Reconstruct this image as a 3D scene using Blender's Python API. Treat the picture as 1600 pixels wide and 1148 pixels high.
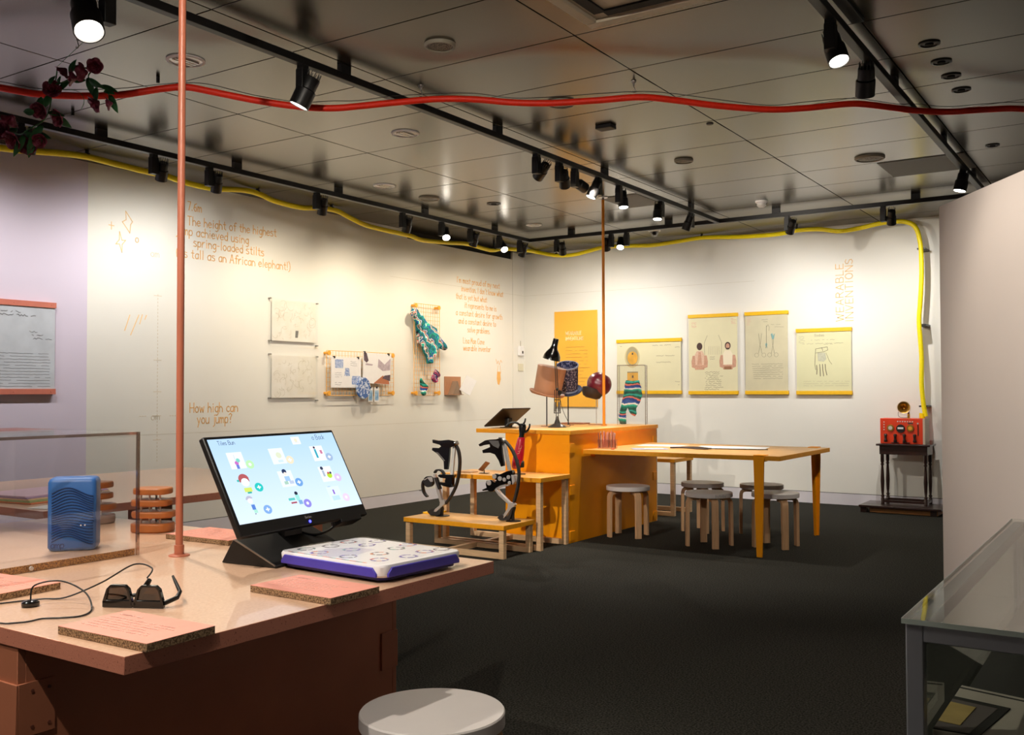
import bpy, bmesh, math, random
from mathutils import Vector, Matrix
random.seed(7)
R=math.radians; PI=math.pi
SC=bpy.context.scene; COL=SC.collection
for o in list(bpy.data.objects): bpy.data.objects.remove(o)

# ---------------------------------------------------------------- camera
H=3.11            # ceiling height
cam=bpy.data.cameras.new('camera'); co=bpy.data.objects.new('camera',cam); COL.objects.link(co)
cam.sensor_width=36; cam.lens=1522.3/1600*36; cam.clip_start=.05
co.location=(0,0,1.27)
co.matrix_world=Matrix.Translation((0,0,1.27))@Matrix.Rotation(0.583587,4,'Z')@Matrix.Rotation(R(90)+0.0240235,4,'X')@Matrix.Rotation(-0.0022537,4,'Z')
SC.camera=co
# ---------------------------------------------------------------- view and world
SC.view_settings.view_transform='Standard'; SC.view_settings.look='None'; SC.view_settings.gamma=1
SC.view_settings.use_curve_mapping=False; SC.view_settings.exposure=0.34
SC.cycles.use_denoising=True; SC.cycles.max_bounces=8; SC.cycles.transparent_max_bounces=24
SC.cycles.caustics_reflective=False; SC.cycles.caustics_refractive=False; SC.cycles.sample_clamp_indirect=6
w=bpy.data.worlds.new('world'); SC.world=w; w.use_nodes=True
w.node_tree.nodes['Background'].inputs[0].default_value=(.9,.88,.85,1); w.node_tree.nodes['Background'].inputs[1].default_value=.03
LS=1.0            # overall scale of the gallery lamps
WARM=(1.0,.91,.79); NEUT=(1.0,.955,.90); GOLD=(1.0,.85,.64); COOL=(.93,.95,1.0)

# ---------------------------------------------------------------- materials
def lin(c): return c/12.92 if c<=.04045 else ((c+.055)/1.055)**2.4
def hexc(h): h=h.lstrip('#'); return tuple(lin(int(h[i:i+2],16)/255) for i in (0,2,4))+(1,)
MATS={}
def mat(name,col,rough=.5,metal=0,var=0,vscale=20,bump=0,bscale=200,spec=.5,col2=None,thr=None,coat=0,sheen=0,stretch=None):
    if name in MATS: return MATS[name]
    m=bpy.data.materials.new(name); m.use_nodes=True; nt=m.node_tree; N=nt.nodes; L=nt.links
    b=N['Principled BSDF']; c=hexc(col) if isinstance(col,str) else col
    b.inputs['Base Color'].default_value=c; b.inputs['Roughness'].default_value=rough; b.inputs['Metallic'].default_value=metal
    b.inputs['Specular IOR Level'].default_value=spec; b.inputs['Coat Weight'].default_value=coat
    if sheen: b.inputs['Sheen Weight'].default_value=sheen
    tc=N.new('ShaderNodeTexCoord'); src=tc.outputs['Object']
    if stretch:
        mp=N.new('ShaderNodeMapping'); mp.inputs['Scale'].default_value=stretch; L.new(src,mp.inputs[0]); src=mp.outputs[0]
    if var or col2:
        n=N.new('ShaderNodeTexNoise'); n.inputs['Scale'].default_value=vscale; n.inputs['Detail'].default_value=4; L.new(src,n.inputs['Vector'])
        r=N.new('ShaderNodeValToRGB'); L.new(n.outputs[0],r.inputs[0]); e=r.color_ramp.elements
        if col2:
            c2=hexc(col2); a,bb=thr or (.4,.6); e[0].position=a; e[1].position=bb; e[0].color=c; e[1].color=c2
        else:
            e[0].position=.3; e[1].position=.7
            e[0].color=tuple(x*(1-var) for x in c[:3])+(1,); e[1].color=tuple(min(1,x*(1+var)) for x in c[:3])+(1,)
        L.new(r.outputs[0],b.inputs['Base Color'])
    if bump:
        n2=N.new('ShaderNodeTexNoise'); n2.inputs['Scale'].default_value=bscale; L.new(src,n2.inputs['Vector'])
        bp=N.new('ShaderNodeBump'); bp.inputs['Strength'].default_value=bump; bp.inputs['Distance'].default_value=.002
        L.new(n2.outputs[0],bp.inputs['Height']); L.new(bp.outputs[0],b.inputs['Normal'])
    MATS[name]=m; return m
def emit(name,col,st):
    if name in MATS: return MATS[name]
    m=bpy.data.materials.new(name); m.use_nodes=True; nt=m.node_tree; nt.nodes.clear()
    e=nt.nodes.new('ShaderNodeEmission'); e.inputs[0].default_value=hexc(col); e.inputs[1].default_value=st
    o=nt.nodes.new('ShaderNodeOutputMaterial'); nt.links.new(e.outputs[0],o.inputs[0]); MATS[name]=m; return m
def glass(name,tint='#ffffff',rough=.02,base=.04,edge=.6):
    if name in MATS: return MATS[name]
    m=bpy.data.materials.new(name); m.use_nodes=True; nt=m.node_tree; N=nt.nodes; N.clear(); L=nt.links
    t=N.new('ShaderNodeBsdfTransparent'); t.inputs[0].default_value=hexc(tint)
    g=N.new('ShaderNodeBsdfGlossy'); g.inputs['Roughness'].default_value=rough
    lw=N.new('ShaderNodeLayerWeight'); lw.inputs[0].default_value=.5
    p=N.new('ShaderNodeMath'); p.operation='POWER'; p.inputs[1].default_value=5; L.new(lw.outputs['Facing'],p.inputs[0])
    a=N.new('ShaderNodeMath'); a.operation='MULTIPLY_ADD'; a.inputs[1].default_value=edge; a.inputs[2].default_value=base; a.use_clamp=True
    L.new(p.outputs[0],a.inputs[0]); mx=N.new('ShaderNodeMixShader'); L.new(a.outputs[0],mx.inputs[0]); L.new(t.outputs[0],mx.inputs[1]); L.new(g.outputs[0],mx.inputs[2])
    o=N.new('ShaderNodeOutputMaterial'); L.new(mx.outputs[0],o.inputs[0]); MATS[name]=m; return m
def bands(name,cols,scale=9,dist=6,axis='Z',rough=.75,detail=2):
    m=bpy.data.materials.new(name); m.use_nodes=True; nt=m.node_tree; N=nt.nodes; L=nt.links; b=N['Principled BSDF']; b.inputs['Roughness'].default_value=rough
    tc=N.new('ShaderNodeTexCoord'); wv=N.new('ShaderNodeTexWave'); wv.bands_direction=axis; wv.wave_profile='SAW'
    wv.inputs['Scale'].default_value=scale; wv.inputs['Distortion'].default_value=dist; wv.inputs['Detail'].default_value=detail; wv.inputs['Detail Scale'].default_value=2.5
    L.new(tc.outputs['Object'],wv.inputs[0]); r=N.new('ShaderNodeValToRGB'); r.color_ramp.interpolation='CONSTANT'; e=r.color_ramp.elements
    while len(e)<len(cols): e.new(.5)
    for i,c in enumerate(cols): e[i].position=i/len(cols); e[i].color=hexc(c)
    L.new(wv.outputs[0],r.inputs[0]); L.new(r.outputs[0],b.inputs['Base Color']); MATS[name]=m; return m

M=dict(
 wall=mat('wall_paint','#e9e7df',.6,var=.015,vscale=2,bump=.05,bscale=300),
 lav=mat('lavender_paint','#dad0e2',.6,var=.01,vscale=2,bump=.05,bscale=300),
 part=mat('rose_grey_paint','#cfc4bd',.6,var=.015,vscale=2),
 skirt=mat('skirting_paint','#e3dfe6',.45,var=.02,vscale=5),
 carpet=mat('charcoal_carpet','#0b0a08',.97,col2='#42413a',thr=(.36,.68),vscale=125,bump=1.0,bscale=260,spec=.12),
 ceil=mat('satin_ceiling_panel','#575043',.25,metal=.8,var=.03,vscale=1.5,spec=.6),
 gap=mat('dark_gap','#0a0907',.8,var=.05),
 black=mat('black_metal','#0f0e0e',.45,var=.1,vscale=30),
 blackg=mat('black_gloss','#0a0909',.15,var=.1,coat=.4),
 orange=mat('orange_paint','#ffa303',.5,spec=.25,var=.04,vscale=6,bump=.06,bscale=120),
 otop=mat('orange_stained_top','#dca55c',.38,var=.08,vscale=12,bump=.05,bscale=160),
 oedge=mat('orange_edge','#e89c0c',.5,var=.06,vscale=40),
 pine=mat('pine_wood','#d9b48a',.55,var=.12,vscale=8,stretch=(1,1,12)),
 birch=mat('birch_wood','#cfa57c',.5,var=.12,vscale=10,stretch=(14,14,1)),
 seat=mat('white_laminate','#d8d2cf',.42,var=.02,vscale=8),
 pbody=mat('terracotta_paint','#aa694c',.5,var=.06,vscale=6,bump=.05,bscale=150),
 pedge=mat('terracotta_edge','#c27c64',.55,col2='#7d412e',thr=(.62,.72),vscale=220,bump=.2,bscale=250),
 ptop=mat('lacquered_chipboard','#d9b498',.3,col2='#c99f80',thr=(.35,.75),vscale=130,bump=.05,bscale=300,coat=.25),
 chip=mat('raw_chipboard','#a98a66',.8,col2='#5e4630',thr=(.42,.58),vscale=260,bump=.5,bscale=300),
 chipo=mat('golden_chipboard','#b98444',.7,col2='#6b4220',thr=(.42,.6),vscale=240,bump=.4,bscale=300),
 pink=mat('pink_laminate','#e29682',.55,var=.03,vscale=30),
 pole=mat('terracotta_metal','#b56a50',.4,var=.03,vscale=5),
 opole=mat('orange_metal','#ee9418',.4,var=.03,vscale=5),
 red=mat('red_hose','#f42a0c',.5,var=.05,vscale=60,bump=.3,bscale=500),
 yellow=mat('yellow_hose','#ffe600',.45,var=.05,vscale=40,bump=.2,bscale=400),
 yel=mat('yellow_wood','#f0bc12',.5,var=.04,vscale=30),
 ygrid=mat('yellow_wire','#f2b64c',.45,var=.03),
 ink=mat('orange_ink','#edb566',.7,var=.03), inkp=mat('pale_orange_ink','#efca90',.7,var=.03),
 dots=mat('faint_ink','#d9cdb6',.7,var=.02),
 paper=mat('cream_paper','#ded8b4',.75,var=.03,vscale=4), paper2=mat('old_paper','#cfc8a9',.75,var=.06,vscale=5),
 white=mat('white_paper','#eceaea',.7,var=.02), grey=mat('grey_print','#8f8b80',.75,var=.05), dgrey=mat('dark_print','#4a4540',.75,var=.05),
 bluep=mat('grey_blue_document','#c4cad2',.6,var=.08,vscale=7), oran=mat('orange_panel','#f7b63e',.55,var=.02,vscale=5),
 silver=mat('silver_metal','#cfcac6',.34,metal=.55,var=.05), steel=mat('steel','#9a9793',.35,metal=.9,var=.05), alu=mat('aluminium_frame','#9a9da3',.4,metal=.6,var=.03,vscale=12),
 steelw=mat('white_reflector','#e8e4da',.25,metal=.3,var=.05,vscale=40),
 blue=mat('blue_speaker_shell','#2f66ad',.45,var=.03,vscale=20), blued=mat('blue_speaker_groove','#123a72',.5,var=.05),
 copper=mat('copper_brown_card','#b07d5c',.55,var=.04,vscale=15), maroon=mat('maroon_satin','#6e1c2c',.3,var=.08,vscale=12,coat=.2),
 navy=mat('navy_floral_fabric','#23294f',.7,col2='#8d8ba6',thr=(.5,.58),vscale=60), navys=mat('slate_blue_felt','#3d4a70',.75,var=.1,vscale=50),
 rubber=mat('dark_rubber','#1d1a1a',.6,var=.1), dbrown=mat('dark_stained_wood','#2c1712',.3,var=.2,vscale=10,coat=.4),
 redbox=mat('red_lacquered_box','#e23c12',.4,var=.03,vscale=15), brass=mat('brass','#b98a3a',.3,metal=.8,var=.05), redarm=mat('red_plastic','#b3122c',.25,var=.08,vscale=18,coat=.4),
 purple=mat('violet_plastic','#4a3fb4',.45,var=.03), orangewood=mat('orange_brown_wood','#b46a32',.45,var=.12,vscale=14),
 clear=mat('frosted_peg','#dcdcd8',.3,var=.02),
 leaf=mat('artificial_leaf','#2a6a3a',.5,var=.25,vscale=30), petal=mat('dark_rose_petal','#74203c',.5,col2='#b8607e',thr=(.5,.72),vscale=38),
 glass=glass('clear_acrylic'), gl2=glass('display_glass','#f4f8f5',base=.04,edge=.7), gedge=glass('acrylic_polished_edge','#e8d8cc',rough=.10,base=.38,edge=.5), gedgeg=glass('green_glass_edge','#8aa79a',rough=.15,base=.3,edge=.5),
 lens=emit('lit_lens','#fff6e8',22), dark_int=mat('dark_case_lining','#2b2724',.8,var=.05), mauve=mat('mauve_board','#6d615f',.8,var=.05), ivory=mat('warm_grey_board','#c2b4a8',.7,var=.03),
)
tealm=bands('turquoise_patterned_fabric',['#0c5a5e','#17a08c','#1f4f9c','#2bb8a6','#e8efe9','#d5786c','#0e6e6a','#e2dcd8','#234f9a','#0f7a70'],scale=3.2,dist=9,axis='DIAGONAL')
stripem=bands('striped_legging_fabric',['#0c4a44','#117a66','#23b39c','#eef2ee','#2f58a8','#1f3f8c','#e47a6a','#0d5c50','#2bb5a8','#12624f'],scale=2.1,dist=3.5,axis='Z',detail=3)
purpm=bands('magenta_patterned_fabric',['#2b2a52','#c23a6a','#3a2450','#e8a8b4','#27306a'],scale=7,dist=8,axis='DIAGONAL')
bluem=bands('blue_white_print',['#2f5fae','#e8edf5','#3b6bb5','#c5d2e8'],scale=16,dist=12,axis='DIAGONAL')

# ---------------------------------------------------------------- object helpers
def tag(o,label=None,cat=None,group=None,kind=None):
    if label: o['label']=label
    if cat: o['category']=cat
    if group: o['group']=group
    if kind: o['kind']=kind
    return o
def thing(name,label,cat,loc=(0,0,0),rz=0,group=None):
    o=bpy.data.objects.new(name,None); COL.objects.link(o); o.location=loc; o.rotation_euler=(0,0,rz); o.empty_display_size=.05
    return tag(o,label,cat,group)
def mono(v,s=1): return Vector(v)*s
class MB:
    def __init__(s): s.bm=bmesh.new()
    def box(s,x0,x1,y0,y1,z0,z1,mi=0):
        vs=[s.bm.verts.new(p) for p in [(x0,y0,z0),(x1,y0,z0),(x1,y1,z0),(x0,y1,z0),(x0,y0,z1),(x1,y0,z1),(x1,y1,z1),(x0,y1,z1)]]
        for f in [(0,3,2,1),(4,5,6,7),(0,1,5,4),(1,2,6,5),(2,3,7,6),(3,0,4,7)]:
            g=s.bm.faces.new([vs[i] for i in f]); g.material_index=mi
        return s
    def rings(s,rs,closed=False,cap=True,mi=0):
        R_=[[s.bm.verts.new(p) for p in r] for r in rs]; n=len(R_[0]); m=len(R_)
        for i in range(m if closed else m-1):
            a,b=R_[i],R_[(i+1)%m]
            for j in range(n):
                f=s.bm.faces.new([a[j],a[(j+1)%n],b[(j+1)%n],b[j]]); f.material_index=mi
        if cap and not closed:
            for r,fl in ((R_[0],1),(R_[-1],0)):
                f=s.bm.faces.new(r[::-1] if fl else r); f.material_index=mi
        return s
    def cyl(s,p0,p1,r0,r1=None,n=20,cap=True,mi=0):
        r1=r0 if r1 is None else r1; p0=Vector(p0);p1=Vector(p1); q=(p1-p0).to_track_quat('Z','Y')
        return s.rings([[p+q@Vector((r*math.cos(2*PI*k/n),r*math.sin(2*PI*k/n),0)) for k in range(n)] for p,r in ((p0,r0),(p1,r1))],cap=cap,mi=mi)
    def tube(s,pts,r,n=10,closed=False,mi=0):
        pts=[Vector(p) for p in pts]; rs=[]; m=len(pts)
        rr=r if isinstance(r,(list,tuple)) else [r]*m
        prev=None
        for i,p in enumerate(pts):
            a=pts[(i-1)%m] if (closed or i>0) else p; b=pts[(i+1)%m] if (closed or i<m-1) else p
            t=(b-a).normalized()
            if prev is None:
                u=t.orthogonal().normalized()
            else:
                u=(prev-t*prev.dot(t)); u=u.normalized() if u.length>1e-6 else t.orthogonal().normalized()
            prev=u; v=t.cross(u)
            rs.append([p+(u*math.cos(2*PI*k/n)+v*math.sin(2*PI*k/n))*rr[i] for k in range(n)])
        return s.rings(rs,closed=closed,mi=mi)
    def sweep(s,pts,prof,up=(0,0,1),mi=0):
        # profile (a,b) pairs: a along side vector, b along up-ish
        pts=[Vector(p) for p in pts]; rs=[]
        for i,p in enumerate(pts):
            a=pts[max(i-1,0)]; b=pts[min(i+1,len(pts)-1)]; t=(b-a).normalized(); sd=Vector(up); sd=(sd-t*sd.dot(t)).normalized(); o=t.cross(sd)
            rs.append([p+sd*x+o*y for x,y in prof])
        return s.rings(rs,mi=mi)
    def lathe(s,prof,n=32,ox=0,oy=0,oz=0,mi=0,closed=False):
        rs=[[Vector((ox+max(r,1e-4)*math.cos(2*PI*k/n),oy+max(r,1e-4)*math.sin(2*PI*k/n),oz+z)) for k in range(n)] for r,z in prof]
        return s.rings(rs,mi=mi,closed=closed)
    def prism(s,pts,d0,d1,plane='xz',mi=0):
        def P(a,b,d): return {'xz':(a,d,b),'yz':(d,a,b),'xy':(a,b,d)}[plane]
        A=[s.bm.verts.new(P(a,b,d0)) for a,b in pts]; B=[s.bm.verts.new(P(a,b,d1)) for a,b in pts]; n=len(pts)
        f=s.bm.faces.new(A); f.material_index=mi; f=s.bm.faces.new(B[::-1]); f.material_index=mi
        for i in range(n):
            f=s.bm.faces.new([A[i],B[i],B[(i+1)%n],A[(i+1)%n]]); f.material_index=mi
        return s
    def sphere(s,c,r,sc=(1,1,1),n=20,mi=0):
        ret=bmesh.ops.create_uvsphere(s.bm,u_segments=n,v_segments=max(6,n//2),radius=r,matrix=Matrix.Translation(c)@Matrix.Diagonal((*sc,1)))
        for v in ret['verts']:
            for f in v.link_faces: f.material_index=mi
        return s
    def xf(s,mx): bmesh.ops.transform(s.bm,matrix=mx,verts=s.bm.verts); return s
    def build(s,name,ms,parent=None,loc=None,bevel=0,smooth=35,seg=2,rot=None):
        bmesh.ops.recalc_face_normals(s.bm,faces=s.bm.faces)
        me=bpy.data.meshes.new(name); s.bm.to_mesh(me); s.bm.free()
        for m in (ms if isinstance(ms,(list,tuple)) else [ms]): me.materials.append(m)
        if smooth: me.shade_smooth(); me.set_sharp_from_angle(angle=R(smooth))
        o=bpy.data.objects.new(name,me); COL.objects.link(o)
        if parent: o.parent=parent
        if loc: o.location=loc
        if rot: o.rotation_euler=rot
        if bevel:
            b=o.modifiers.new('bevel','BEVEL'); b.width=bevel; b.segments=seg; b.limit_method='ANGLE'; b.angle_limit=R(40); b.harden_normals=False
        return o
def struct(name,mb,m,**k): return tag(mb.build(name,m,**k),kind='structure')
def copy_tree(o,parent=None):
    c=o.copy(); COL.objects.link(c)
    if parent: c.parent=parent
    for ch in list(o.children): copy_tree(ch,c)
    return c
def catmull(pts,k=6,closed=False):
    pts=[Vector(p) for p in pts]; out=[]; n=len(pts)
    for i in range(n if closed else n-1):
        g=lambda j: pts[j%n] if closed else pts[min(max(j,0),n-1)]
        p0,p1,p2,p3=g(i-1),g(i),g(i+1),g(i+2)
        for t in range(k):
            t/=k; out.append(.5*((2*p1)+(-p0+p2)*t+(2*p0-5*p1+4*p2-p3)*t*t+(-p0+3*p1-3*p2+p3)*t**3))
    if not closed: out.append(pts[-1])
    return out

# ---------------------------------------------------------------- stroke lettering
G={}
def _g(s):
    for ln in s.strip().split('\n'):
        ch,wd,st=ln.split(' ',2)
        G[ch]=(float(wd),[[tuple(float(v) for v in p.split(',')) for p in q.split(' ')] for q in st.split(';')])
_g("""a 5 5,5 3,6 1,5 0,3 1,.3 3,0 5,2;5,6 5,0
b 5 0,10 0,0;0,4 2,6 4,5 5,3 4,1 2,0 0,1
c 4.5 5,5 3,6 1,5 0,3 1,1 3,0 5,1
d 5 5,10 5,0;5,2 3,0 1,1 0,3 1,5 3,6 5,4
e 5 0,3 5,3.4 4,5.4 2,6 0,4 0,2 2,0 5,1
f 4 5,9 4,10 2,9 2,0;0,6 4,6
g 5 5,5 3,6 1,5 0,3 1,1 3,0 5,2;5,6 5,-2 3,-3.5 1,-3
h 5 0,10 0,0;0,4 2,6 4,5 5,3 5,0
i 2 1,6 1,0;1,8 1,8.8
j 3 3,6 3,-2 1,-3.5;3,8 3,8.8
k 5 0,10 0,0;4,6 0,2;1,3 4,0
l 2 1,10 1,0
m 6.5 0,6 0,0;0,4 2,6 3,4 3,0;3,4 5,6 6.5,4 6.5,0
n 5 0,6 0,0;0,4 2,6 4,5 5,3 5,0
o 5 2,6 0,4 0,2 2,0 4,.4 5,2 5,4 4,5.6 2,6
p 5 0,6 0,-3.5;0,4 2,6 4,5.6 5,3 4,.4 2,0 0,1
r 4 0,6 0,0;0,3 2,6 4,6
s 4.5 4,5.6 1,6 0,4.4 4,2.6 4.5,1 3,0 0,.4
t 4 2,9 2,1 4,0;0,6 4,6
u 5 0,6 0,2 1,0 3,0 5,2;5,6 5,0
v 5 0,6 2.4,0 5,6
w 6.5 0,6 1.4,0 3.2,5 5,0 6.5,6
x 5 0,6 5,0;5,6 0,0
y 5 0,6 2.4,1;5,6 1,-3.5
z 5 0,6 5,6 0,0 5,0
A 6.5 0,0 3.2,10 6.5,0;1.3,3.6 5.2,3.6
B 6 0,0 0,10 4,10 5,8 4,5.4 0,5.4;4,5.4 6,3 5,0 0,0
C 6 6,8 4,10 1,9 0,5 1,1 4,0 6,2
E 5.5 5.5,10 0,10 0,0 5.5,0;0,5 4.6,5
H 6 0,10 0,0;6,10 6,0;0,5 6,5
I 1.5 .7,10 .7,0
L 5 0,10 0,0 5,0
M 7 0,0 1,10 3.5,3 6,10 7,0
N 6.5 0,0 0,10 6.5,0 6.5,10
O 7 3.5,10 1,8.6 0,5 1,1.4 3.5,0 6,1.4 7,5 6,8.6 3.5,10
P 5.5 0,0 0,10 4,10 5.5,7.5 4,5 0,5
R 6 0,0 0,10 4,10 5.5,7.6 4,5.4 0,5.4;2.5,5.4 6,0
S 5.5 5.5,8.6 3,10 .5,8.6 .5,6.4 5,4 5.5,1.6 3,0 0,1.4
T 6 0,10 6,10;3,10 3,0
V 6.5 0,10 3.2,0 6.5,10
W 8.5 0,10 2,0 4.2,8 6.4,0 8.5,10
7 5 0,10 5,10 2,0
6 5 5,9 2,8 0,3 2,0 4,0 5,2.4 3.6,5 .5,4
0 5 2.5,10 0,7 0,3 2.5,0 5,3 5,7 2.5,10
. 1.5 .5,0 .5,.8
, 1.5 .8,1 0,-1.5
! 1.5 .7,10 .7,3;.7,.8 .7,0
? 4.5 0,8.5 2,10 4.5,8.5 2.4,5 2.4,3;2.4,.8 2.4,0
( 2.5 2.5,11 .5,8 0,4 .5,0 2.5,-2
) 2.5 0,11 2,8 2.5,4 2,0 0,-2
- 4 .5,4 3.5,4
' 1.5 .8,10 .6,8.2
+ 5 0,5 5,5;2.5,7.5 2.5,2.5
< 4 4,7 0,4 4,1""")
def strokes(text,h,sp=2.0,space=4.5):
    x=0; out=[]; k=h/10
    for c in text:
        if c==' ': x+=space*k; continue
        wd,st=G.get(c,G['o'])
        for s_ in st: out.append([(x+a*k,b*k) for a,b in s_])
        x+=(wd+sp)*k
    return out,x
def ribbon(mb,pl,wd,fr,th=.0012,mi=0):
    """pl: 2D polyline; fr maps (a,b,d)->3D point, d = height off the surface"""
    for (a0,b0),(a1,b1) in zip(pl,pl[1:]):
        dx,dy=a1-a0,b1-b0; l=math.hypot(dx,dy) or 1e-6; dx/=l;dy/=l; nx,ny=-dy*wd/2,dx*wd/2; ex,ey=dx*wd*.4,dy*wd*.4
        q=[(a0-ex+nx,b0-ey+ny),(a0-ex-nx,b0-ey-ny),(a1+ex-nx,b1+ey-ny),(a1+ex+nx,b1+ey+ny)]
        A=[mb.bm.verts.new(fr(x,y,0)) for x,y in q]; B=[mb.bm.verts.new(fr(x,y,th)) for x,y in q]
        for f in (A[::-1],B): g=mb.bm.faces.new(f); g.material_index=mi
        for i in range(4): g=mb.bm.faces.new([A[i],A[(i+1)%4],B[(i+1)%4],B[i]]); g.material_index=mi
XL=-7.11; YB=11.07
def LWf(a,b,d): return (XL+d,a,b)      # left wall: a = Y, b = z
def BWf(a,b,d): return (a,YB-d,b)      # back wall: a = X, b = z
def write(mb,text,a,b,h,wd,fr,slope=0,sp=2.0,width=None,off=0):
    st,L=strokes(text,h,sp); kx=(width/L) if width else 1
    for s_ in st: ribbon(mb,[(a+x*kx,b+y+slope*x*kx) for x,y in s_],wd,lambda p,q,d: fr(p,q,d+off))
def poly(mb,pts,fr,d0,d1,mi=0):
    A=[mb.bm.verts.new(fr(a,b,d0)) for a,b in pts]; B=[mb.bm.verts.new(fr(a,b,d1)) for a,b in pts]; n=len(pts)
    for f in (A,B[::-1]): g=mb.bm.faces.new(f); g.material_index=mi
    for i in range(n): g=mb.bm.faces.new([A[i],B[i],B[(i+1)%n],A[(i+1)%n]]); g.material_index=mi
def scribble(mb,a0,a1,b,wd,fr,off,amp=.004,step=.012,mi=0,gap=.12):
    x=a0; pl=[]
    while x<a1:
        if random.random()<gap and len(pl)>1: ribbon(mb,pl,wd,lambda p,q,d: fr(p,q,d+off),.0006,mi); pl=[]; x+=step*1.2; continue
        pl.append((x,b+random.uniform(-amp,amp))); x+=step
    if len(pl)>1: ribbon(mb,pl,wd,lambda p,q,d: fr(p,q,d+off),.0006,mi)

# ================================================================ ROOM SHELL
X0,X1,Y0=-7.11,2.4,-3.0
struct('floor',MB().box(X0-.1,X1+.1,Y0-.1,YB+.1,-.1,0),M['carpet'])
# left wall: lavender part, white part, lower stretch under the dark gap, end stretch; shadow joint at Y 10.786
mb=MB(); mb.box(XL-.1,XL,Y0,4.612,.13,H); struct('wall_left_lavender',mb,M['lav'])
mb=MB(); mb.box(XL-.1,XL,4.612,8.6,.13,H); mb.box(XL-.1,XL,8.6,10.78,.13,3.015); mb.box(XL-.1,XL,10.79,YB+.1,.13,H); mb.box(XL-.1,XL-.012,10.78,10.79,.13,3.015)
struct('wall_left',mb,M['wall'])
struct('trim_1',MB().box(XL-.1,XL-.03,8.6,10.79,3.015,H),M['gap'])
struct('wall_back',MB().box(X0,X1,YB,YB+.1,.13,H),M['wall'])
struct('wall_right',MB().box(X1,X1+.1,Y0,YB,0,H),M['wall'])
struct('wall_front',MB().box(X0,X1,Y0-.1,Y0,0,H),M['part'])
mb=MB(); mb.box(XL-.1,XL,Y0,YB,0,.124); struct('baseboard_left',mb,M['skirt'])
mb=MB(); mb.box(X0,X1,YB,YB+.1,0,.124); struct('baseboard_back',mb,M['skirt'])
mb=MB(); mb.box(XL-.1,XL-.012,Y0,8.9,.124,.13); mb.box(X0,X1,YB+.012,YB+.1,.124,.13); struct('trim_2',mb,M['gap'])
mb=MB(); mb.box(XL-.1,XL-.001,8.9,YB,.124,.13); struct('trim_3',mb,M['wall'])
struct('trim_4',MB().box(XL-.001,XL+.003,8.82,8.9,.122,.130),M['gap'])
# angled partition on the right 
pa=Vector((-.905,5.307,0)); dr=Vector((.548,-.8365,0)).normalized(); nrm=Vector((-dr.y,dr.x,0))
if nrm.x>0: nrm=-nrm
mb=MB(); th=-.12*nrm; L_=3.4
q=[pa,pa+dr*L_,pa+dr*L_+th,pa+th]
mb.prism([(v.x,v.y) for v in q],0,2.20,'xy'); struct('wall_partition',mb,M['part'],bevel=.003)
# ceiling of long satin panels, 1.285 x 0.6365 m, with open dark joints
mb=MB(); xs=[-7.35,-6.34,-5.055,-3.77,-2.486,-1.2,.085,1.37,2.5]; ys=[4.36+.6365*k for k in range(-12,12)]
ys=[y for y in ys if y<YB+.05]+[YB+.1]
for a,b in zip(xs,xs[1:]):
    for c,d in zip(ys,ys[1:]):
        if a<-7.0 and c>8.3: a2=a
        mb.box(max(a,X0-.1)+.004,b-.004,c+.0035,d-.0035,H,H+.02)
struct('ceiling',mb,M['ceil'],bevel=.0015,seg=1)
struct('trim_5',MB().box(X0-.1,X1+.1,Y0-.1,YB+.1,H+.05,H+.09),M['gap'])

# ---- flat grilles and access panels in the ceiling
def ceil_panel(x0,x1,y0,y1,label):
    mb=MB(); mb.box(x0,x1,y0,y1,H-.004,H+.001); 
    o=mb.build('ceiling_grille',mat('dark_ceiling_grille','#4f4a40',.6,var=.05),None,bevel=.001); tag(o,label,'ceiling panel')
ceil_panel(-1.86,-1.21,8.2,8.8,'dark grey flat square panel in the ceiling at the far right, by the right track')
ceil_panel(-4.41,-4.02,8.2,8.8,'dark grey flat square panel in the ceiling behind the top of the orange pole')
def round_vent(x,y,r,label,drop=.018,holes=True):
    t=thing('ceiling_speaker',label,'ceiling fitting',(x,y,H))
    mb=MB(); mb.lathe([(r,0),(r,-drop*.5),(r*.93,-drop),(r*.84,-drop),(r*.82,-drop*.6),(r*.82,0)],36); mb.build('rim',mat('beige_fitting','#8b8474',.5,var=.03),t)
    mb=MB(); mb.lathe([(r*.8,-.001),(r*.78,-drop*.7),(0,-drop*1.15)],36); mb.build('grille',mat('perforated_grille','#7d776a',.6,col2='#2e2b26',thr=(.5,.56),vscale=140),t)
for a in [(-3.14,4.07,.083,'round perforated ceiling fitting nearest the camera, above the red hose'),(-3.139,5.33,.09,'round ceiling fitting partly hidden behind the red hose'),
          (-5.75,7.28,.10,'round flat ceiling fitting between the small downlight and the left track'),(-3.119,7.22,.075,'small round ceiling fitting near the middle of the far ceiling'),
          (-1.86,7.96,.115,'wide round ceiling fitting at far right before the dark square panel')]: round_vent(*a)
def dark_vent(x,y,r,label):
    t=thing('ceiling_vent',label,'ceiling vent',(x,y,H),group=None)
    mb=MB(); mb.lathe([(r,0),(r,-.006),(r*.8,-.008),(r*.78,-.002),(0,-.002)],30); mb.build('ring',mat('dark_vent_metal','#2a2722',.4,var=.05,metal=.3),t)
    mb=MB(); mb.lathe([(r*.4,-.002),(r*.38,-.01),(0,-.012)],24); mb.build('core',M['gap'],t)
dark_vent(-5.40,7.86,.07,'dark round ceiling vent above the far end of the left track')
for k,(x,y) in enumerate([(-.976,5.51),(-.974,5.85),(-.972,6.15),(-.966,6.47)]):
    dark_vent(x,y,.055,['nearest of the four dark round vents in a row at upper right','second nearest of the four dark round vents at upper right','third of the four dark round vents at upper right','farthest of the row of four dark round vents, just above the red hose'][k])
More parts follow.
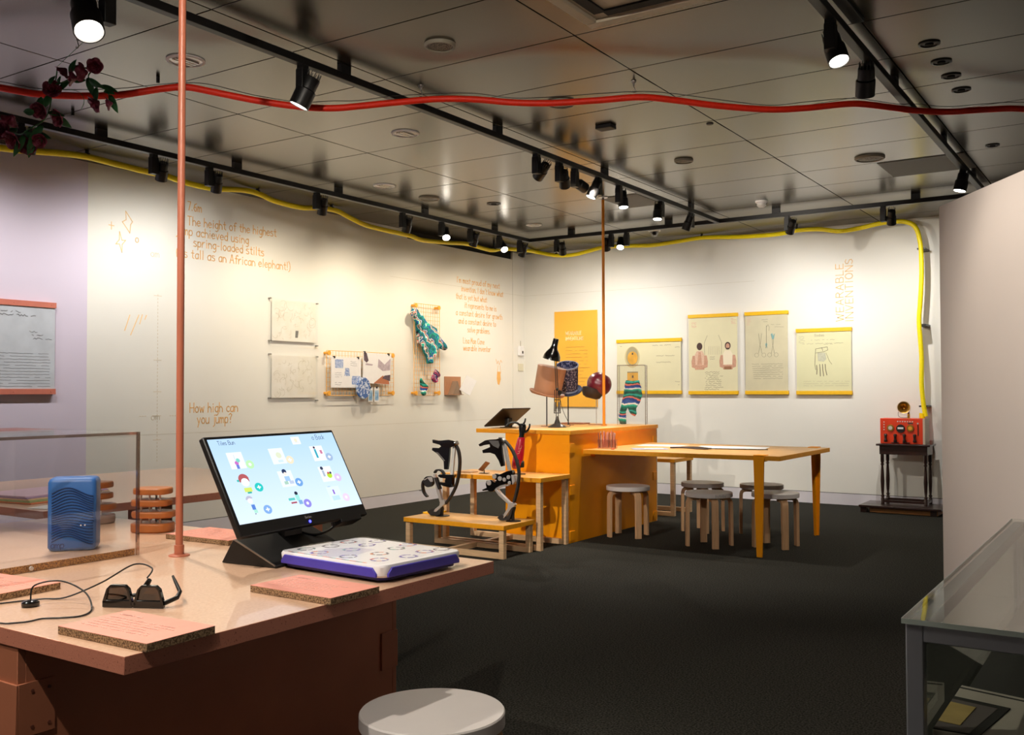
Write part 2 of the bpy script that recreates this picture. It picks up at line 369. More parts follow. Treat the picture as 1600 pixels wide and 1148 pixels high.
dark_vent(-.996,8.08,.05,'lone small dark ceiling vent at far right beyond the red hose')
def downlight(x,y,r,label):
    t=thing('downlight',label,'downlight',(x,y,H))
    MB().lathe([(r,0),(r,-.006),(r*.86,-.01),(r*.84,0)],36).build('rim',M['white'],t)
    MB().lathe([(r*.84,-.004),(r*.75,-.002),(.002,-.0015)],30).build('reflector',M['silver'],t)
    mb=MB(); 
    for k in (-1,0,1): mb.box(r*.26*k-.006,r*.26*k+.006,-r*.62,r*.62,-.012,-.002)
    mb.build('tube',M['steelw'],t)
for a in [(-4.468,3.484,.105,'round silver downlight crossed by the terracotta pole'),(-4.44,5.35,.10,'round silver downlight between the left and centre tracks'),
          (-5.735,6.62,.10,'round silver downlight nearest the left track'),(-5.72,9.11,.09,'farthest round silver downlight, near the back corner')]: downlight(*a)
# smoke detector, sensor, small slots, camera dome, AC cassette
t=thing('smoke_detector','white round smoke detector on the ceiling near the back wall','smoke detector',(-3.17,9.21,H))
MB().lathe([(.06,0),(.06,-.015),(.045,-.02),(.045,-.028)],28).build('base',M['white'],t); MB().lathe([(.04,-.028),(.045,-.045),(.03,-.06),(0,-.062)],28).build('head',M['clear'],t)
tag(MB().box(-3.22,-3.10,5.93,6.02,H-.025,H).build('ceiling_sensor',M['rubber'],bevel=.004),'small square black sensor box on the ceiling above the counter','sensor')
tag(MB().cyl((-2.538,6.327,H-.006),(-2.538,6.327,H),.022,.026).build('sprinkler_cap',M['rubber']),'tiny dark round cap in the ceiling beside a panel joint','ceiling fitting')
for (x,y,l) in [(-4.84,3.58,'short black slot under the silver downlight by the terracotta pole'),(-5.88,3.70,'short black slot between the garland and the left track')]:
    tag(MB().box(x-.006,x+.006,y-.008,y+.008,H-.035,H).build('ceiling_clip',M['black']),l,'ceiling fitting')
t=thing('dome_camera','clear dome security camera on the ceiling near the back wall','security camera',(-4.75,10.15,H))
MB().lathe([(.07,0),(.07,-.02),(.055,-.028)],28).build('base',M['white'],t)
MB().lathe([(.05,-.028),(.05,-.045),(.035,-.075),(.0,-.085)],28).build('dome',glass('dome_glass','#dcdcdc',base=.15,edge=.6),t); MB().sphere((0,0,-.045),.024).build('eye',M['blackg'],t)
t=thing('air_conditioner','cream ceiling cassette air conditioner cut by the top edge','air conditioner',(-2.33,4.26,H))
cr=mat('cream_plastic','#b5aa94',.5,var=.02); W_=.95
mb=MB(); mb.box(0,W_,-.06,0,-.03,0); mb.box(0,.06,-W_,-.06,-.03,0); mb.box(W_-.06,W_,-W_,-.06,-.03,0); mb.box(.06,W_-.06,-W_,-W_+.06,-.03,0); mb.build('frame',cr,t,bevel=.006)
MB().box(.06,W_-.06,-W_+.06,-.06,-.012,-.004).build('face',cr,t)
MB().box(.22,W_-.22,-W_+.22,-.22,-.034,-.012).build('intake_grille',cr,t,bevel=.004)
for b_ in [(.14,W_-.14,-.15,-.09),(.09,.15,-W_+.14,-.14)]: MB().box(*b_,-.022,-.012).build('air_slot',M['gap'],t)
MB().box(.3,W_-.3,-W_+.3,-.3,-.04,-.034).build('intake_slot',M['gap'],t)

# ================================================================ TRACKS
ZT=3.062; ZB=3.02
def track(x0,x1,y0,y1,label,br):
    t=thing('lighting_track',label,'lighting track',((x0+x1)/2,(y0+y1)/2,ZT))
    cx,cy=(x0+x1)/2,(y0+y1)/2
    MB().box(x0-cx,x1-cx,y0-cy,y1-cy,ZB-ZT,0).build('rail',M['black'],t,bevel=.003)
    for (bx,by) in br:
        along_x=(x1-x0)>(y1-y0); a,b=(.04,.016) if along_x else (.016,.04)
        MB().box(bx-a-cx,bx+a-cx,by-b-cy,by+b-cy,0,H-ZT).build('bracket',M['black'],t)
track(-6.174,-6.126,-1.0,9.704,'black lighting track running along the left wall',[(-6.15,y) for y in (1.6,2.85,4.086,5.297,6.468,7.72,8.969)])
track(-3.824,-3.776,-1.0,9.657,'black lighting track down the middle of the ceiling',[(-3.8,y) for y in (.9,2.5,4.04,5.58,7.16,8.97)])
track(-1.280,-1.232,-1.0,9.657,'black lighting track at right, passing under the four dark vents',[(-1.256,y) for y in (.9,2.5,4.3,6.0,7.6,9.0)])
track(-6.124,.6,9.660,9.704,'black lighting track crossing the room before the back wall',[(x,9.68) for x in (-5.57,-4.36,-3.18,-1.85,-.5)])
tag(MB().box(-1.235,-1.175,2.5,4.95,H-.02,H).build('track_reflection',M['black'],bevel=.003),'dark reflection of the right lighting track, built as a short black strip at the top edge','lighting track')  # black strip stands in for the track's dark reflection on the ceiling

def spot(x,y,target,label,axis='y',side=1,energy=60,ang=70,col=WARM,lit=False,blend=.6,on=True,fins=False,r=.043,ln=.14,head_off=.075):
    t=thing('track_spotlight',label,'spotlight',(x,y,ZB))
    # local frame: axis along the track
    d=Vector((0,1,0)) if axis=='y' else Vector((1,0,0)); d=d*side
    c=Vector((0,0,0))
    s=.025
    MB().box(-.022,.022,-.022,.022,-.025,0).build('track_plug',M['black'],t)
    MB().box(-s,s,-s*1.15,s*1.15,-.145,-.02).build('driver_box',M['black'],t,bevel=.003)
    piv=Vector((0,0,-.11-max(0,ln-.14)*.9))+d*head_off
    MB().cyl(d*.015+Vector((0,0,-.10)),piv,.009,n=12).build('swivel_arm',M['black'],t)
    aim=(Vector(target)-(Vector((x,y,ZB))+piv)).normalized(); q=aim.to_track_quat('Z','Y')
    mb=MB(); mb.lathe([(r*.8,-ln*.5),(r*.84,-ln*.48),(r*.84,-ln*.1),(r,-ln*.06),(r,ln*.5),(r*.92,ln*.5),(r*.9,ln*.44),(0,ln*.44)],28)
    for k in range(12):
        a=2*PI*k/12; u=Vector((math.cos(a),math.sin(a),0))*(r*.72)
        mb.box(u.x-.002,u.x+.002,u.y-.002,u.y+.002,-ln*.5-.03,-ln*.45)
    o=mb.build('lamp_head',M['black'],t); o.location=piv; o.rotation_mode='QUATERNION'; o.rotation_quaternion=q
    mb=MB(); mb.lathe([(r*.86,ln*.45),(r*.86,ln*.47),(0,ln*.475)],28)
    l=mb.build('lens',M['lens'] if lit else emit('dim_lens','#ffe9c8',6),o)
    if energy:
        ld=bpy.data.lights.new('spot_lamp','SPOT'); lo=bpy.data.objects.new('spot_lamp',ld); COL.objects.link(lo); lo.parent=o
        ld.energy=energy*LS; ld.spot_size=R(ang); ld.spot_blend=blend; ld.color=col; ld.shadow_soft_size=.02
        lo.location=(0,0,ln*.5+.035); lo.rotation_euler=(PI,0,0)
    return t
TW='black spotlight on the '
# centre track
spot(-3.8,2.55,(-2.5,2.0,.74),TW+'centre track at upper left edge, lens glowing downward',side=-1,lit=True,energy=95,ang=60,r=.064,ln=.18,head_off=.10)
spot(-3.8,3.72,(-4.7,3.2,.7),TW+'centre track above the red hose, lens glowing',side=1,lit=True,energy=60,ang=60,r=.055,ln=.17,head_off=.02)
spot(-3.8,6.09,(-7.11,7.9,.8),TW+'centre track, first of the clustered far group',side=1,energy=95,ang=64,blend=1)
spot(-3.8,6.42,(-4.6,8.2,1.1),TW+'centre track, second in the far cluster, aimed at the counter',side=1,energy=80,ang=50)
spot(-3.8,6.66,(-2.9,11.0,1.6),'black tilted spotlight at the end of the far cluster on the centre track',side=1,energy=100,ang=60)
spot(-3.8,7.05,(-4.6,6.2,.4),TW+'centre track just before the orange pole, lens glowing',side=-1,lit=True,energy=70,ang=60)
spot(-3.8,7.42,(-3.5,7.2,.7),TW+'centre track just past the orange pole, brightly lit lens',side=1,lit=True,energy=130,ang=72)
spot(-3.8,8.27,(-3.7,7.7,.5),TW+'centre track, straight down, second past the orange pole',side=-1,lit=True,energy=90,ang=65)
spot(-3.8,8.97,(-4.7,9.0,.9),TW+'centre track nearest the back track',side=-1,energy=40,ang=60)
# left track
spot(-6.15,4.516,(XL,5.0,1.2),TW+'left track just left of the terracotta pole',side=1,energy=33,ang=155,blend=1,col=NEUT)
spot(-6.15,5.024,(XL,5.6,1.2),TW+'left track just right of the terracotta pole',side=1,energy=38,ang=155,blend=1,col=NEUT)
spot(-6.15,6.194,(XL,6.8,1.0),TW+'left track above the clear framed prints',side=1,energy=54,ang=142,blend=1,col=GOLD)
spot(-6.15,7.368,(XL,7.8,1.0),TW+'left track above the small wire grid',side=1,energy=52,ang=142,blend=1,col=GOLD)
spot(-6.15,7.995,(-4.6,6.35,.45),TW+'left track with a bright lens facing the benches',side=1,lit=True,energy=110,ang=45)
spot(-6.15,8.504,(XL,8.9,1.0),TW+'left track above the tall wire grid',side=1,energy=46,ang=142,blend=1,col=GOLD)
spot(-6.15,9.058,(-4.55,8.0,1.1),TW+'left track with a bright lens near the back corner',side=1,lit=True,energy=80,ang=45)
spot(-6.15,9.482,(XL,9.9,1.0),TW+'left track last before the back corner',side=1,energy=42,ang=142,blend=1,col=GOLD)
# back track
spot(-5.766,9.68,(-6.3,YB,1.0),TW+'back track nearest the back corner',axis='x',side=1,energy=55,ang=140,blend=1)
spot(-5.058,9.68,(-5.5,YB,1.0),TW+'back track just right of the orange pole, tilted left',axis='x',side=-1,energy=60,ang=140,blend=1,col=NEUT,head_off=.065)
spot(-4.866,9.68,(-4.4,8.3,.9),TW+'back track with a round glowing lens behind the orange pole',axis='x',side=-1,lit=True,energy=50,ang=60)
spot(-3.068,9.68,(-4.1,YB,1.0),TW+'back track above the medical drawing posters',axis='x',side=1,energy=80,ang=140,blend=1,col=NEUT,head_off=.04)
spot(-2.143,9.68,(-2.4,YB,1.0),TW+'back track at right near the corner of the yellow hose',axis='x',side=1,energy=78,ang=140,blend=1,col=NEUT)
# right track
spot(-1.256,4.64,(-.6,4.2,1.0),TW+'right track at top of the picture, lens glowing',side=1,lit=True,energy=22,ang=80,r=.05,ln=.15)
spot(-1.256,5.38,(-1.9,7.2,0),TW+'right track hanging just above the red hose',side=-1,energy=22,ang=70,r=.05,ln=.15)
spot(-1.256,8.44,(-1.9,8.0,.0),TW+'right track lowest at right, bright lens above the partition',side=-1,lit=True,energy=75,ang=80,r=.05)
len_cross=12
track(-3.77,-1.29,.582,.618,'black lighting track crossing just above the camera end of the room',[(-2.9,.6),(-1.8,.6)])
# unseen lamps beyond left and near edges; wall-bounce and camera-side fill are added
for k,(x,y,tg,e,a,c) in enumerate([(-6.15,3.5,(XL,3.7,1.2),38,140,NEUT),(-6.15,2.4,(XL,2.6,1.2),55,140,NEUT),(-3.8,1.2,(-2.4,1.7,.74),50,60,WARM),
      (-1.256,2.6,(-.2,4.3,1.75),190,60,WARM),(-1.256,1.2,(-2.0,1.9,.5),16,70,WARM),(-6.15,1.2,(XL,1.4,1.2),45,140,NEUT),(-3.8,1.9,(-4.5,7.0,.7),420,30,WARM),(-3.8,-.6,(-3.8,-3,1.3),60,120,NEUT),(-1.256,-.6,(-1.2,-3,1.3),60,120,NEUT),(-1.256,.35,(-4.6,7.4,1.6),200,60,WARM),(-1.256,-.1,(-2.2,1.7,.35),85,80,WARM),(-3.8,.3,(-3.5,4.5,0),15,60,WARM),(-2.4,.6,(-1.75,2.0,.5),120,75,WARM)]):
    spot(x,y,tg,['black spotlight on the left track aimed at the pink-railed document','black spotlight on the left track farther out of view','black spotlight on the centre track above the terracotta table','black spotlight on the right track aimed at the partition','black spotlight on the right track above the white stool','black spotlight on the left track nearest the camera','black spotlight on the centre track aimed far ahead at the orange counter','added black spotlight on the centre track bouncing fill off the wall behind the camera','added black spotlight on the right track bouncing fill off the wall behind the camera','added black fill spotlight on the right track aimed across the room at the orange counter','added black fill spotlight on the right track for the near edge of the terracotta table','black spotlight on the centre track aimed at the open carpet','black spotlight on the short cross track over the terracotta table'][k],axis='x' if k==len_cross else 'y',side=1,energy=e,ang=a,col=c,blend=1 if a==140 else .6)

# ================================================================ HOSES, HOOKS, POLES
def hose(name,pts,r,m,label,cat='hose',rib=.012):
    pl=catmull(pts,14); mb=MB(); 
    mb.tube(pl,r,n=12); return tag(mb.build(name,m,smooth=60),label,cat)
RH=[(-6.3,1.89,3.03),(-5.9,2.3,3.02),(-5.6,2.61,3.0),(-5.31,2.907,2.953),(-5.173,3.048,2.93),(-5.011,3.215,2.934),(-4.869,3.361,2.954),(-4.725,3.509,3.0),(-4.628,3.609,3.02),(-4.529,3.71,3.003),(-4.354,3.89,2.967),(-4.176,4.073,2.945),(-4.047,4.206,2.948),(-3.942,4.314,2.969),(-3.81,4.45,3.0),(-3.611,4.631,3.035),(-3.41,4.75,3.03),(-3.21,4.868,3.007),(-3.011,4.985,2.999),(-2.779,5.122,3.01),(-2.55,5.26,3.026),(-2.403,5.394,3.019),(-2.194,5.582,2.996),(-1.951,5.801,2.986),(-1.766,5.968,3.005),(-1.579,6.138,3.04),(-1.484,6.223,3.045),(-1.326,6.366,3.03),(-1.23,6.452,3.02),(-1.068,6.598,3.02),(-.872,6.775,3.045),(-.673,6.955,3.06),(-.3,7.3,3.03),(.2,7.75,3.05)]
# the red hose passes just below the tracks
RH=[(x*.97,y*.97,1.27+(z-1.27)*.97) for x,y,z in RH]
hose('red_hose',RH,.019,M['red'],'long bright red hose strung in waves under the ceiling')
mb=MB(); random.seed(3)
wp=[(x+.01,y-.012,z+.0255+random.uniform(-.006,.012)) for x,y,z in RH[2:-1]]
mb.tube(catmull(wp,5),.0022,n=6); tag(mb.build('thin_cable',M['black'],smooth=60),'thin black wire running along the top of the red hose','cable')
k_=6.8/7.05
YA=[(3.0,3.06),(3.4,3.04),(3.864,3.061),(4.108,3.087),(4.366,3.12),(4.567,3.135),(4.813,3.127),(5.084,3.12),(5.306,3.118),(5.504,3.098),(5.781,3.095),(6.148,3.141),(6.342,3.138),(6.543,3.103),(6.88,3.094),(7.146,3.129),(7.378,3.139),(7.57,3.101),(7.818,3.055),(8.13,3.042),(8.57,3.037),(8.802,3.016),(9.291,3.048),(9.681,3.081),(10.024,3.067),(10.237,3.068),(10.5,3.12)]
YC=[(-6.85,3.117),(-6.552,3.051),(-6.31,3.04),(-6.072,3.071),(-5.84,3.102),(-5.477,3.088),(-5.169,3.07),(-4.828,3.088),(-4.497,3.105),(-4.097,3.077),(-3.788,3.065),(-3.562,3.066),(-3.378,3.086),(-3.125,3.077),(-2.914,3.036),(-2.707,3.045),(-2.503,3.075),(-2.37,3.083),(-2.239,3.077),(-2.143,3.04),(-2.098,2.981),(-2.074,2.897),(-2.056,2.759),(-2.053,2.486),(-2.069,2.215),(-2.084,2.011),(-2.074,1.807),(-2.063,1.603),(-2.066,1.332),(-2.05,1.12),(-2.03,.99)]
kb=10.82/11.0
YH=[(-6.8,y*k_,1.27+(z-1.27)*k_) for y,z in YA]+[(-6.72,10.55,3.075)]+[(x*kb,10.82 if z>2.95 else 10.82,1.27+(z-1.27)*kb) for x,z in YC]
hose('yellow_hose',YH,.024,M['yellow'],'long yellow hose along the ceiling edge, dropping down to the red radio box')
# clips of the yellow hose
t=None
CL=[(-6.8,4.4),(-6.8,6.1),(-6.8,7.05),(-6.8,9.9)]
for i,(x,y) in enumerate(CL):
    zz=min(YH,key=lambda p:abs(p[0]-x)+abs(p[1]-y))[2]
    tag(MB().box(x-.012,x+.012,y-.008,y+.008,zz+.018,H).box(x-.026,x+.026,y-.008,y+.008,zz+.016,zz+.026).build('hose_clip',M['black']),
        ['black clip holding the yellow hose by the garland, nearest of the ceiling clips','black clip holding the yellow hose over the word highest','black clip holding the yellow hose over the clear framed prints','black clip holding the yellow hose just before the back corner'][i],'clip')
for i,(x) in enumerate([-6.45,-4.45,-3.32,-2.3]):
    zz=min([p for p in YH if p[1]==10.82],key=lambda p:abs(p[0]-x))[2]
    tag(MB().box(x-.008,x+.008,10.808,10.832,zz+.018,H).box(x-.008,x+.008,10.794,10.846,zz+.016,zz+.026).build('hose_clip',M['black']),
        ['black clip on the yellow hose over the orange panel','black clip on the yellow hose above the vest poster','black clip on the yellow hose near the tilted spotlight','black clip on the yellow hose at its bend downward'][i],'clip')
for i,z in enumerate([2.75,1.95,1.1]):
    tag(MB().box(-2.065,-1.985,10.835,YB,z-.008,z+.008).build('hose_clip',M['black']),['top clip on the falling stretch of yellow hose','middle clip on the falling stretch of yellow hose','lowest clip on the yellow hose above the red box'][i],'clip')
def hook(x,y,label,drop=.07):
    mb=MB(); mb.lathe([(.016,H),(.016,H-.006),(.006,H-.012),(.006,H-.03),(0,H-.03)],16,x,y)
    pts=[(x,y,H-.025)]+[(x+.012*math.sin(a),y,H-.045-.012*(1-math.cos(a))+.0) for a in [PI*k/8 for k in range(1,13)]]
    mb.tube(pts,.0025,n=6)
    mb.tube([(x,y,H-.055),(x,y,H-drop)],.0012,n=5)
    return tag(mb.build('ceiling_hook',M['steel'],smooth=60),label,'hook')
for a in [(-4.616,2.927,'small steel hook in the ceiling under the big upper left spotlight'),(-4.621,3.58,'small steel hook by the terracotta pole holding the red hose'),
          (-3.664,4.56,'small steel hook holding the red hose just past the centre track'),(-2.562,5.20,'small steel hook holding the red hose near the middle of the ceiling'),(-1.50,6.14,'small steel hook behind the right track where the red hose peaks')]: hook(*a)
# poles
t=thing('ceiling_pole','terracotta metal pole from table to ceiling beside the touch screen','pole',(-2.642,2.046,.74))
mb=MB(); mb.cyl((0,0,.002),(0,0,H-.745),.0118,n=24); mb.build('tube',M['pole'],t)
MB().lathe([(.033,0),(.033,.003),(.026,.0055),(.0155,.006),(.0155,.035),(.012,.036),(0,.036)],28).build('base_flange',M['pole'],t)
MB().cyl((0,0,H-.748),(0,0,H-.742),.035,n=24).build('ceiling_flange',M['pole'],t)
t=thing('ceiling_pole','thin orange metal pole from the counter up to the ceiling','pole',(-4.36,8.18,.94))
MB().cyl((0,0,.002),(0,0,H-.965),.0135,n=20).build('tube',M['opole'],t)
MB().cyl((0,0,0),(0,0,.004),.03,n=20).build('base_flange',M['opole'],t)
MB().cyl((0,0,H-.965),(0,0,H-.945),.011,n=16).build('collar',M['steel'],t)
MB().cyl((0,0,H-.946),(0,0,H-.941),.045,n=24).build('ceiling_flange',M['silver'],t)

# garland of artificial flowers, top left
gt=thing('flower_garland','garland of dark red artificial roses and green leaves hanging from the ceiling at upper left','flower garland',(-4.6,2.93,H-.06))
CR=Vector((.835,.551,0)); CU=Vector((0,0,1)); GO=Vector((-4.6,2.93,H-.06)); GF=Vector((-.551,.834,0))
def gp(cx,cy,dep=0):   # half-millimetre sketch units across and down the garland, dep = metres of depth
    return CR*(cx*.00048137-2.60136)+GF*(4.95+dep)+Vector((0,0,2.99503-cy*.00048137))-GO
stem=[(575,130),(545,300),(505,375),(490,480),(480,600),(400,700),(330,800),(200,850),(60,800),(-60,760)]
stem2=[(545,300),(640,310),(720,250),(760,170),(860,140),(950,150),(930,250),(1000,330),(1100,380),(1130,440),(1180,520)]
mb=MB(); random.seed(5)
mb.tube(catmull([gp(a,b,random.uniform(-.03,.03)) for a,b in stem],4),.0035,n=6); mb.tube(catmull([gp(a,b,random.uniform(-.02,.02)) for a,b in stem2],4),.0035,n=6)
mb.tube(catmull([gp(590,390),gp(650,370),gp(740,375),gp(830,410),gp(870,500),gp(840,580)],4),.0014,n=5)
mb.tube([gp(125,-130)+Vector((.32,.2,.02)),gp(575,130)],.0012,n=4)
mb.build('stem',M['leaf'],gt)
def rose(c,r,tilt):
    mb=MB(); q=Matrix.Translation(c)@tilt.to_matrix().to_4x4()
    for ring,(n,rad,hh,op) in enumerate([(5,.75,.9,.45),(5,.5,1.0,.25),(4,.25,1.05,.1)]):
        for k in range(n):
            a=2*PI*k/n+ring*.6; rows=[]
            for v in range(5):
                t_=v/4; row=[]
                for u in range(5):
                    s_=(u/4-.5)*2; ang=a+s_*(.75 if ring<2 else .9)*(1-.15*t_)
                    rr=r*(rad*.25+rad*(.75*t_**.6)+op*t_**2*.7)*(1-.12*s_*s_)
                    zz=r*(hh*t_*1.1-.25*t_**3-.22*s_*s_*t_)
                    row.append(mb.bm.verts.new(q@Vector((rr*math.cos(ang),rr*math.sin(ang),zz))))
                rows.append(row)
            for v in range(4):
                for u in range(4): mb.bm.faces.new([rows[v][u],rows[v][u+1],rows[v+1][u+1],rows[v+1][u]])
    mb.sphere(q@Vector((0,0,r*.15)),r*.3,n=8)
    o=mb.build('flower',M['petal'],gt,smooth=60); s_=o.modifiers.new('solid','SOLIDIFY'); s_.thickness=.0012
    return o
from mathutils import Quaternion
for (a,b,r) in [(665,150,.042),(800,265,.045),(905,200,.048),(1000,140,.04),(505,375,.046),(1040,520,.046),(1190,540,.034),(400,570,.044),(620,660,.046),(100,650,.05),(30,820,.05),(170,900,.052),(270,960,.052),(410,910,.036)]:
    dv=Vector((random.uniform(-1,1),random.uniform(-1,0)-.3,random.uniform(-1,.2))).normalized()
    rose(gp(a,b,random.uniform(-.03,.03)),r,dv.to_track_quat('Z','Y'))
def leaf(c,d,l,wd):
    mb=MB(); d=Vector(d).normalized(); s=d.cross(GF).normalized(); s=(s+GF*random.uniform(-.8,.8)).normalized(); n=d.cross(s); rows=[]
    for i in range(7):
        t_=i/6; w_=wd*math.sin(PI*min(1,t_*.92+.08))**.8*(1-t_*.35); c_=c+d*l*t_+n*(-.15*l*t_*t_)
        rows.append([mb.bm.verts.new(c_+s*w_*.5*k+n*abs(k)*w_*.12) for k in (-1,0,1)])
    for i in range(6):
        for j in (0,1): mb.bm.faces.new([rows[i][j],rows[i][j+1],rows[i+1][j+1],rows[i+1][j]])
    o=mb.build('leaf',M['leaf'],gt,smooth=60); s_=o.modifiers.new('solid','SOLIDIFY'); s_.thickness=.0012
for (a,b,dx,dz,l) in [(700,180,.5,1,.09),(600,220,-.5,-1,.10),(720,240,1,-.2,.09),(700,290,-1,-.4,.11),(880,230,.3,-1,.13),(930,270,1,-.7,.11),(1050,350,1,-.2,.11),(1100,400,1,-.3,.08),(1000,350,-.1,-1,.10),(1140,430,.3,-1,.11),
        (500,440,-.1,-1,.08),(530,330,.3,.6,.06),(360,620,-1,0,.08),(390,560,0,1,.08),(430,760,-.6,-1,.14),(500,630,1,-.1,.10),(560,650,.6,-.5,.10),(160,800,-.9,-.2,.14),(250,830,.8,-.5,.14),(60,700,-1,.2,.10),(20,720,-.3,-1,.1),(260,880,-.4,-1,.14),(330,840,1,-.2,.10),(850,140,-1,.1,.09),(980,120,-.4,.3,.06),(340,900,-.2,-1,.12)]:
    leaf(gp(a,b,random.uniform(-.03,.03)),CR*dx+CU*dz+GF*random.uniform(-.4,.4),l*.85,.045)

# ================================================================ WALL GRAPHICS
def lettering(name,label,mb,m,cat='wall lettering'): return tag(mb.build(name,m,smooth=0),label,cat)
wi=.0075
mb=MB(); write(mb,'7.6m',5.575,2.875,.075,wi,LWf,width=.16); lettering('wall_lettering','orange handwritten 7.6m high on the left wall, partly behind the terracotta pole',mb,M['ink']); mb=MB()
write(mb,'The height of the highest',5.575,2.742,.078,wi,LWf,slope=.03,width=1.05)
write(mb,'jump achieved using',5.45,2.65,.078,wi,LWf,slope=.01,width=.83)
write(mb,'spring-loaded stilts',5.64,2.56,.078,wi,LWf,slope=.006,width=.83)
write(mb,'(as tall as an African elephant!)',5.46,2.45,.078,wi,LWf,slope=.01,width=1.35)
lettering('wall_lettering','orange handwritten line about the highest jump on spring-loaded stilts, high on the left wall',mb,M['ink'])
mb=MB(); write(mb,'How high can',5.61,1.085,.085,wi,LWf,width=.55); write(mb,'you jump?',5.69,.985,.085,wi,LWf,width=.40)
lettering('wall_lettering','orange handwritten question How high can you jump, above the touch screen',mb,M['ink'])
mb=MB()
for i,(tx,a,wd) in enumerate([("I'm most proud of my next",9.55,.94),("invention. I don't know what",9.64,.93),("that is yet but what",9.53,.67),("it represents to me is",9.71,.70),("a constant desire for growth",9.53,1.02),("and a constant desire to",9.58,.82),("solve problems.",9.77,.50)]):
    write(mb,tx,a,2.60-.108*i+.008*i,.07,.007,LWf,width=wd)
lettering('wall_lettering','orange handwritten quotation in seven short lines near the back left corner',mb,M['ink']); mb=MB()
for tx,a,b,wd in [("Lisa Mae Cone",9.68,1.86,.46),("wearable inventor",9.68,1.77,.60)]: write(mb,tx,a,b,.07,.007,LWf,width=wd)
lettering('wall_lettering','orange handwritten name and title below the quotation on the left wall',mb,M['ink'])
mb=MB()
def star(c,w,h,lean,curve):
    cy,cz=c; P=[(0,h),(w*.28,h*.22 if curve else 0)] 
    if curve: pts=[(lean*1,h),(w*.25,h*.2),(w,0.02),(w*.3,-h*.22),(-lean,-h),(-w*.25,-h*.2),(-w,-.02),(-w*.3,h*.22),(lean,h)]
    else: pts=[(-lean,h),(w*.9,h*.1),(w*.55,-h*.2),(lean,-h),(-w,-h*.05),(-w*.3,h*.2),(-lean,h)]
    ribbon(mb,[(cy+a,cz+b) for a,b in pts],.007,LWf)
star((4.975,2.68),.05,.088,.02,False); star((4.91,2.505),.045,.085,-.012,True)
ribbon(mb,[(4.823,2.66),(4.823,2.60)],.007,LWf); ribbon(mb,[(4.80,2.633),(4.846,2.631)],.007,LWf)
ribbon(mb,[(5.064+.015*math.cos(a),2.541+.02*math.sin(a)) for a in [PI*k/5 for k in range(11)]],.007,LWf)
lettering('wall_drawing','pale orange hand-drawn sparkles on the left wall beside the terracotta pole',mb,M['inkp'],'wall drawing')
mb=MB()
for p in [((5.0,1.908),(4.954,1.778)),((5.087,1.914),(5.009,1.743)),((5.12,1.918),(5.095,1.84)),((5.16,1.915),(5.145,1.88))]: ribbon(mb,list(p),.008,LWf)
lettering('wall_drawing','pale orange slanted dashes on the left wall below the sparkles',mb,M['inkp'],'wall drawing')
mb=MB()
z=2.1
while z>.68:
    ribbon(mb,[(5.273,z),(5.273,z-.012)],.005,LWf); z-=.03
for z in (2.09,1.54,1.27,1.065,.86): ribbon(mb,[(5.235,z),(5.31,z)],.005,LWf)
for a,b,z in [(5.10,5.17,1.065),(5.40,5.48,1.062)]:
    x=a
    while x<b: ribbon(mb,[(x,z),(x+.012,z)],.005,LWf); x+=.025
write(mb,'2m',5.20,2.42,.06,.005,LWf); write(mb,'1m',5.215,1.03,.06,.005,LWf)
lettering('wall_drawing','faint dotted vertical measuring line on the left wall beside the pole',mb,M['dots'],'wall drawing')
mb=MB(); ribbon(mb,[(10.39,1.68),(10.42,1.62),(10.44,1.66),(10.47,1.61),(10.50,1.67),(10.53,1.64)],.006,LWf); ribbon(mb,[(10.44,1.60),(10.42,1.50),(10.50,1.50),(10.485,1.60)],.006,LWf)
poly(mb,[(10.42,1.52),(10.49,1.52),(10.50,1.42),(10.465,1.345),(10.43,1.36),(10.41,1.43)],LWf,0,.001)
lettering('wall_drawing','small orange drawing of a hand holding a stick near the switch',mb,M['ink'],'wall drawing')
mb=MB()
def vtext(tx,a,b0,b1,h):
    st,L=strokes(tx,h,2.6); k=(b1-b0)/L
    for s_ in st: ribbon(mb,[(a-y,b0+x*k) for x,y in s_],.009,BWf)
vtext('WEARABLE',-2.885,2.04,2.70,.082); vtext('INVENTIONS',-2.782,2.035,2.745,.082)
lettering('wall_lettering','pale capitals WEARABLE INVENTIONS written sideways on the back wall',mb,M['inkp'])
# faint panel joints of the walls
mb=MB(); mb.box(XL-.001,XL+.0008,4.62,8.9,.905,.908); mb.box(XL-.001,XL+.0008,8.9,10.78,.905,.908); mb.box(XL-.001,XL+.0008,8.3,YB,2.55,2.553); tag(mb.build('trim_6',mat('joint_grey','#cfc9b8',.7,var=.02),smooth=0),kind='structure')
mb=MB(); mb.box(-7.1,-3.9,YB-.0008,YB+.001,2.55,2.553); tag(mb.build('trim_7',mat('joint_grey','#cfc9b8'),smooth=0),kind='structure')

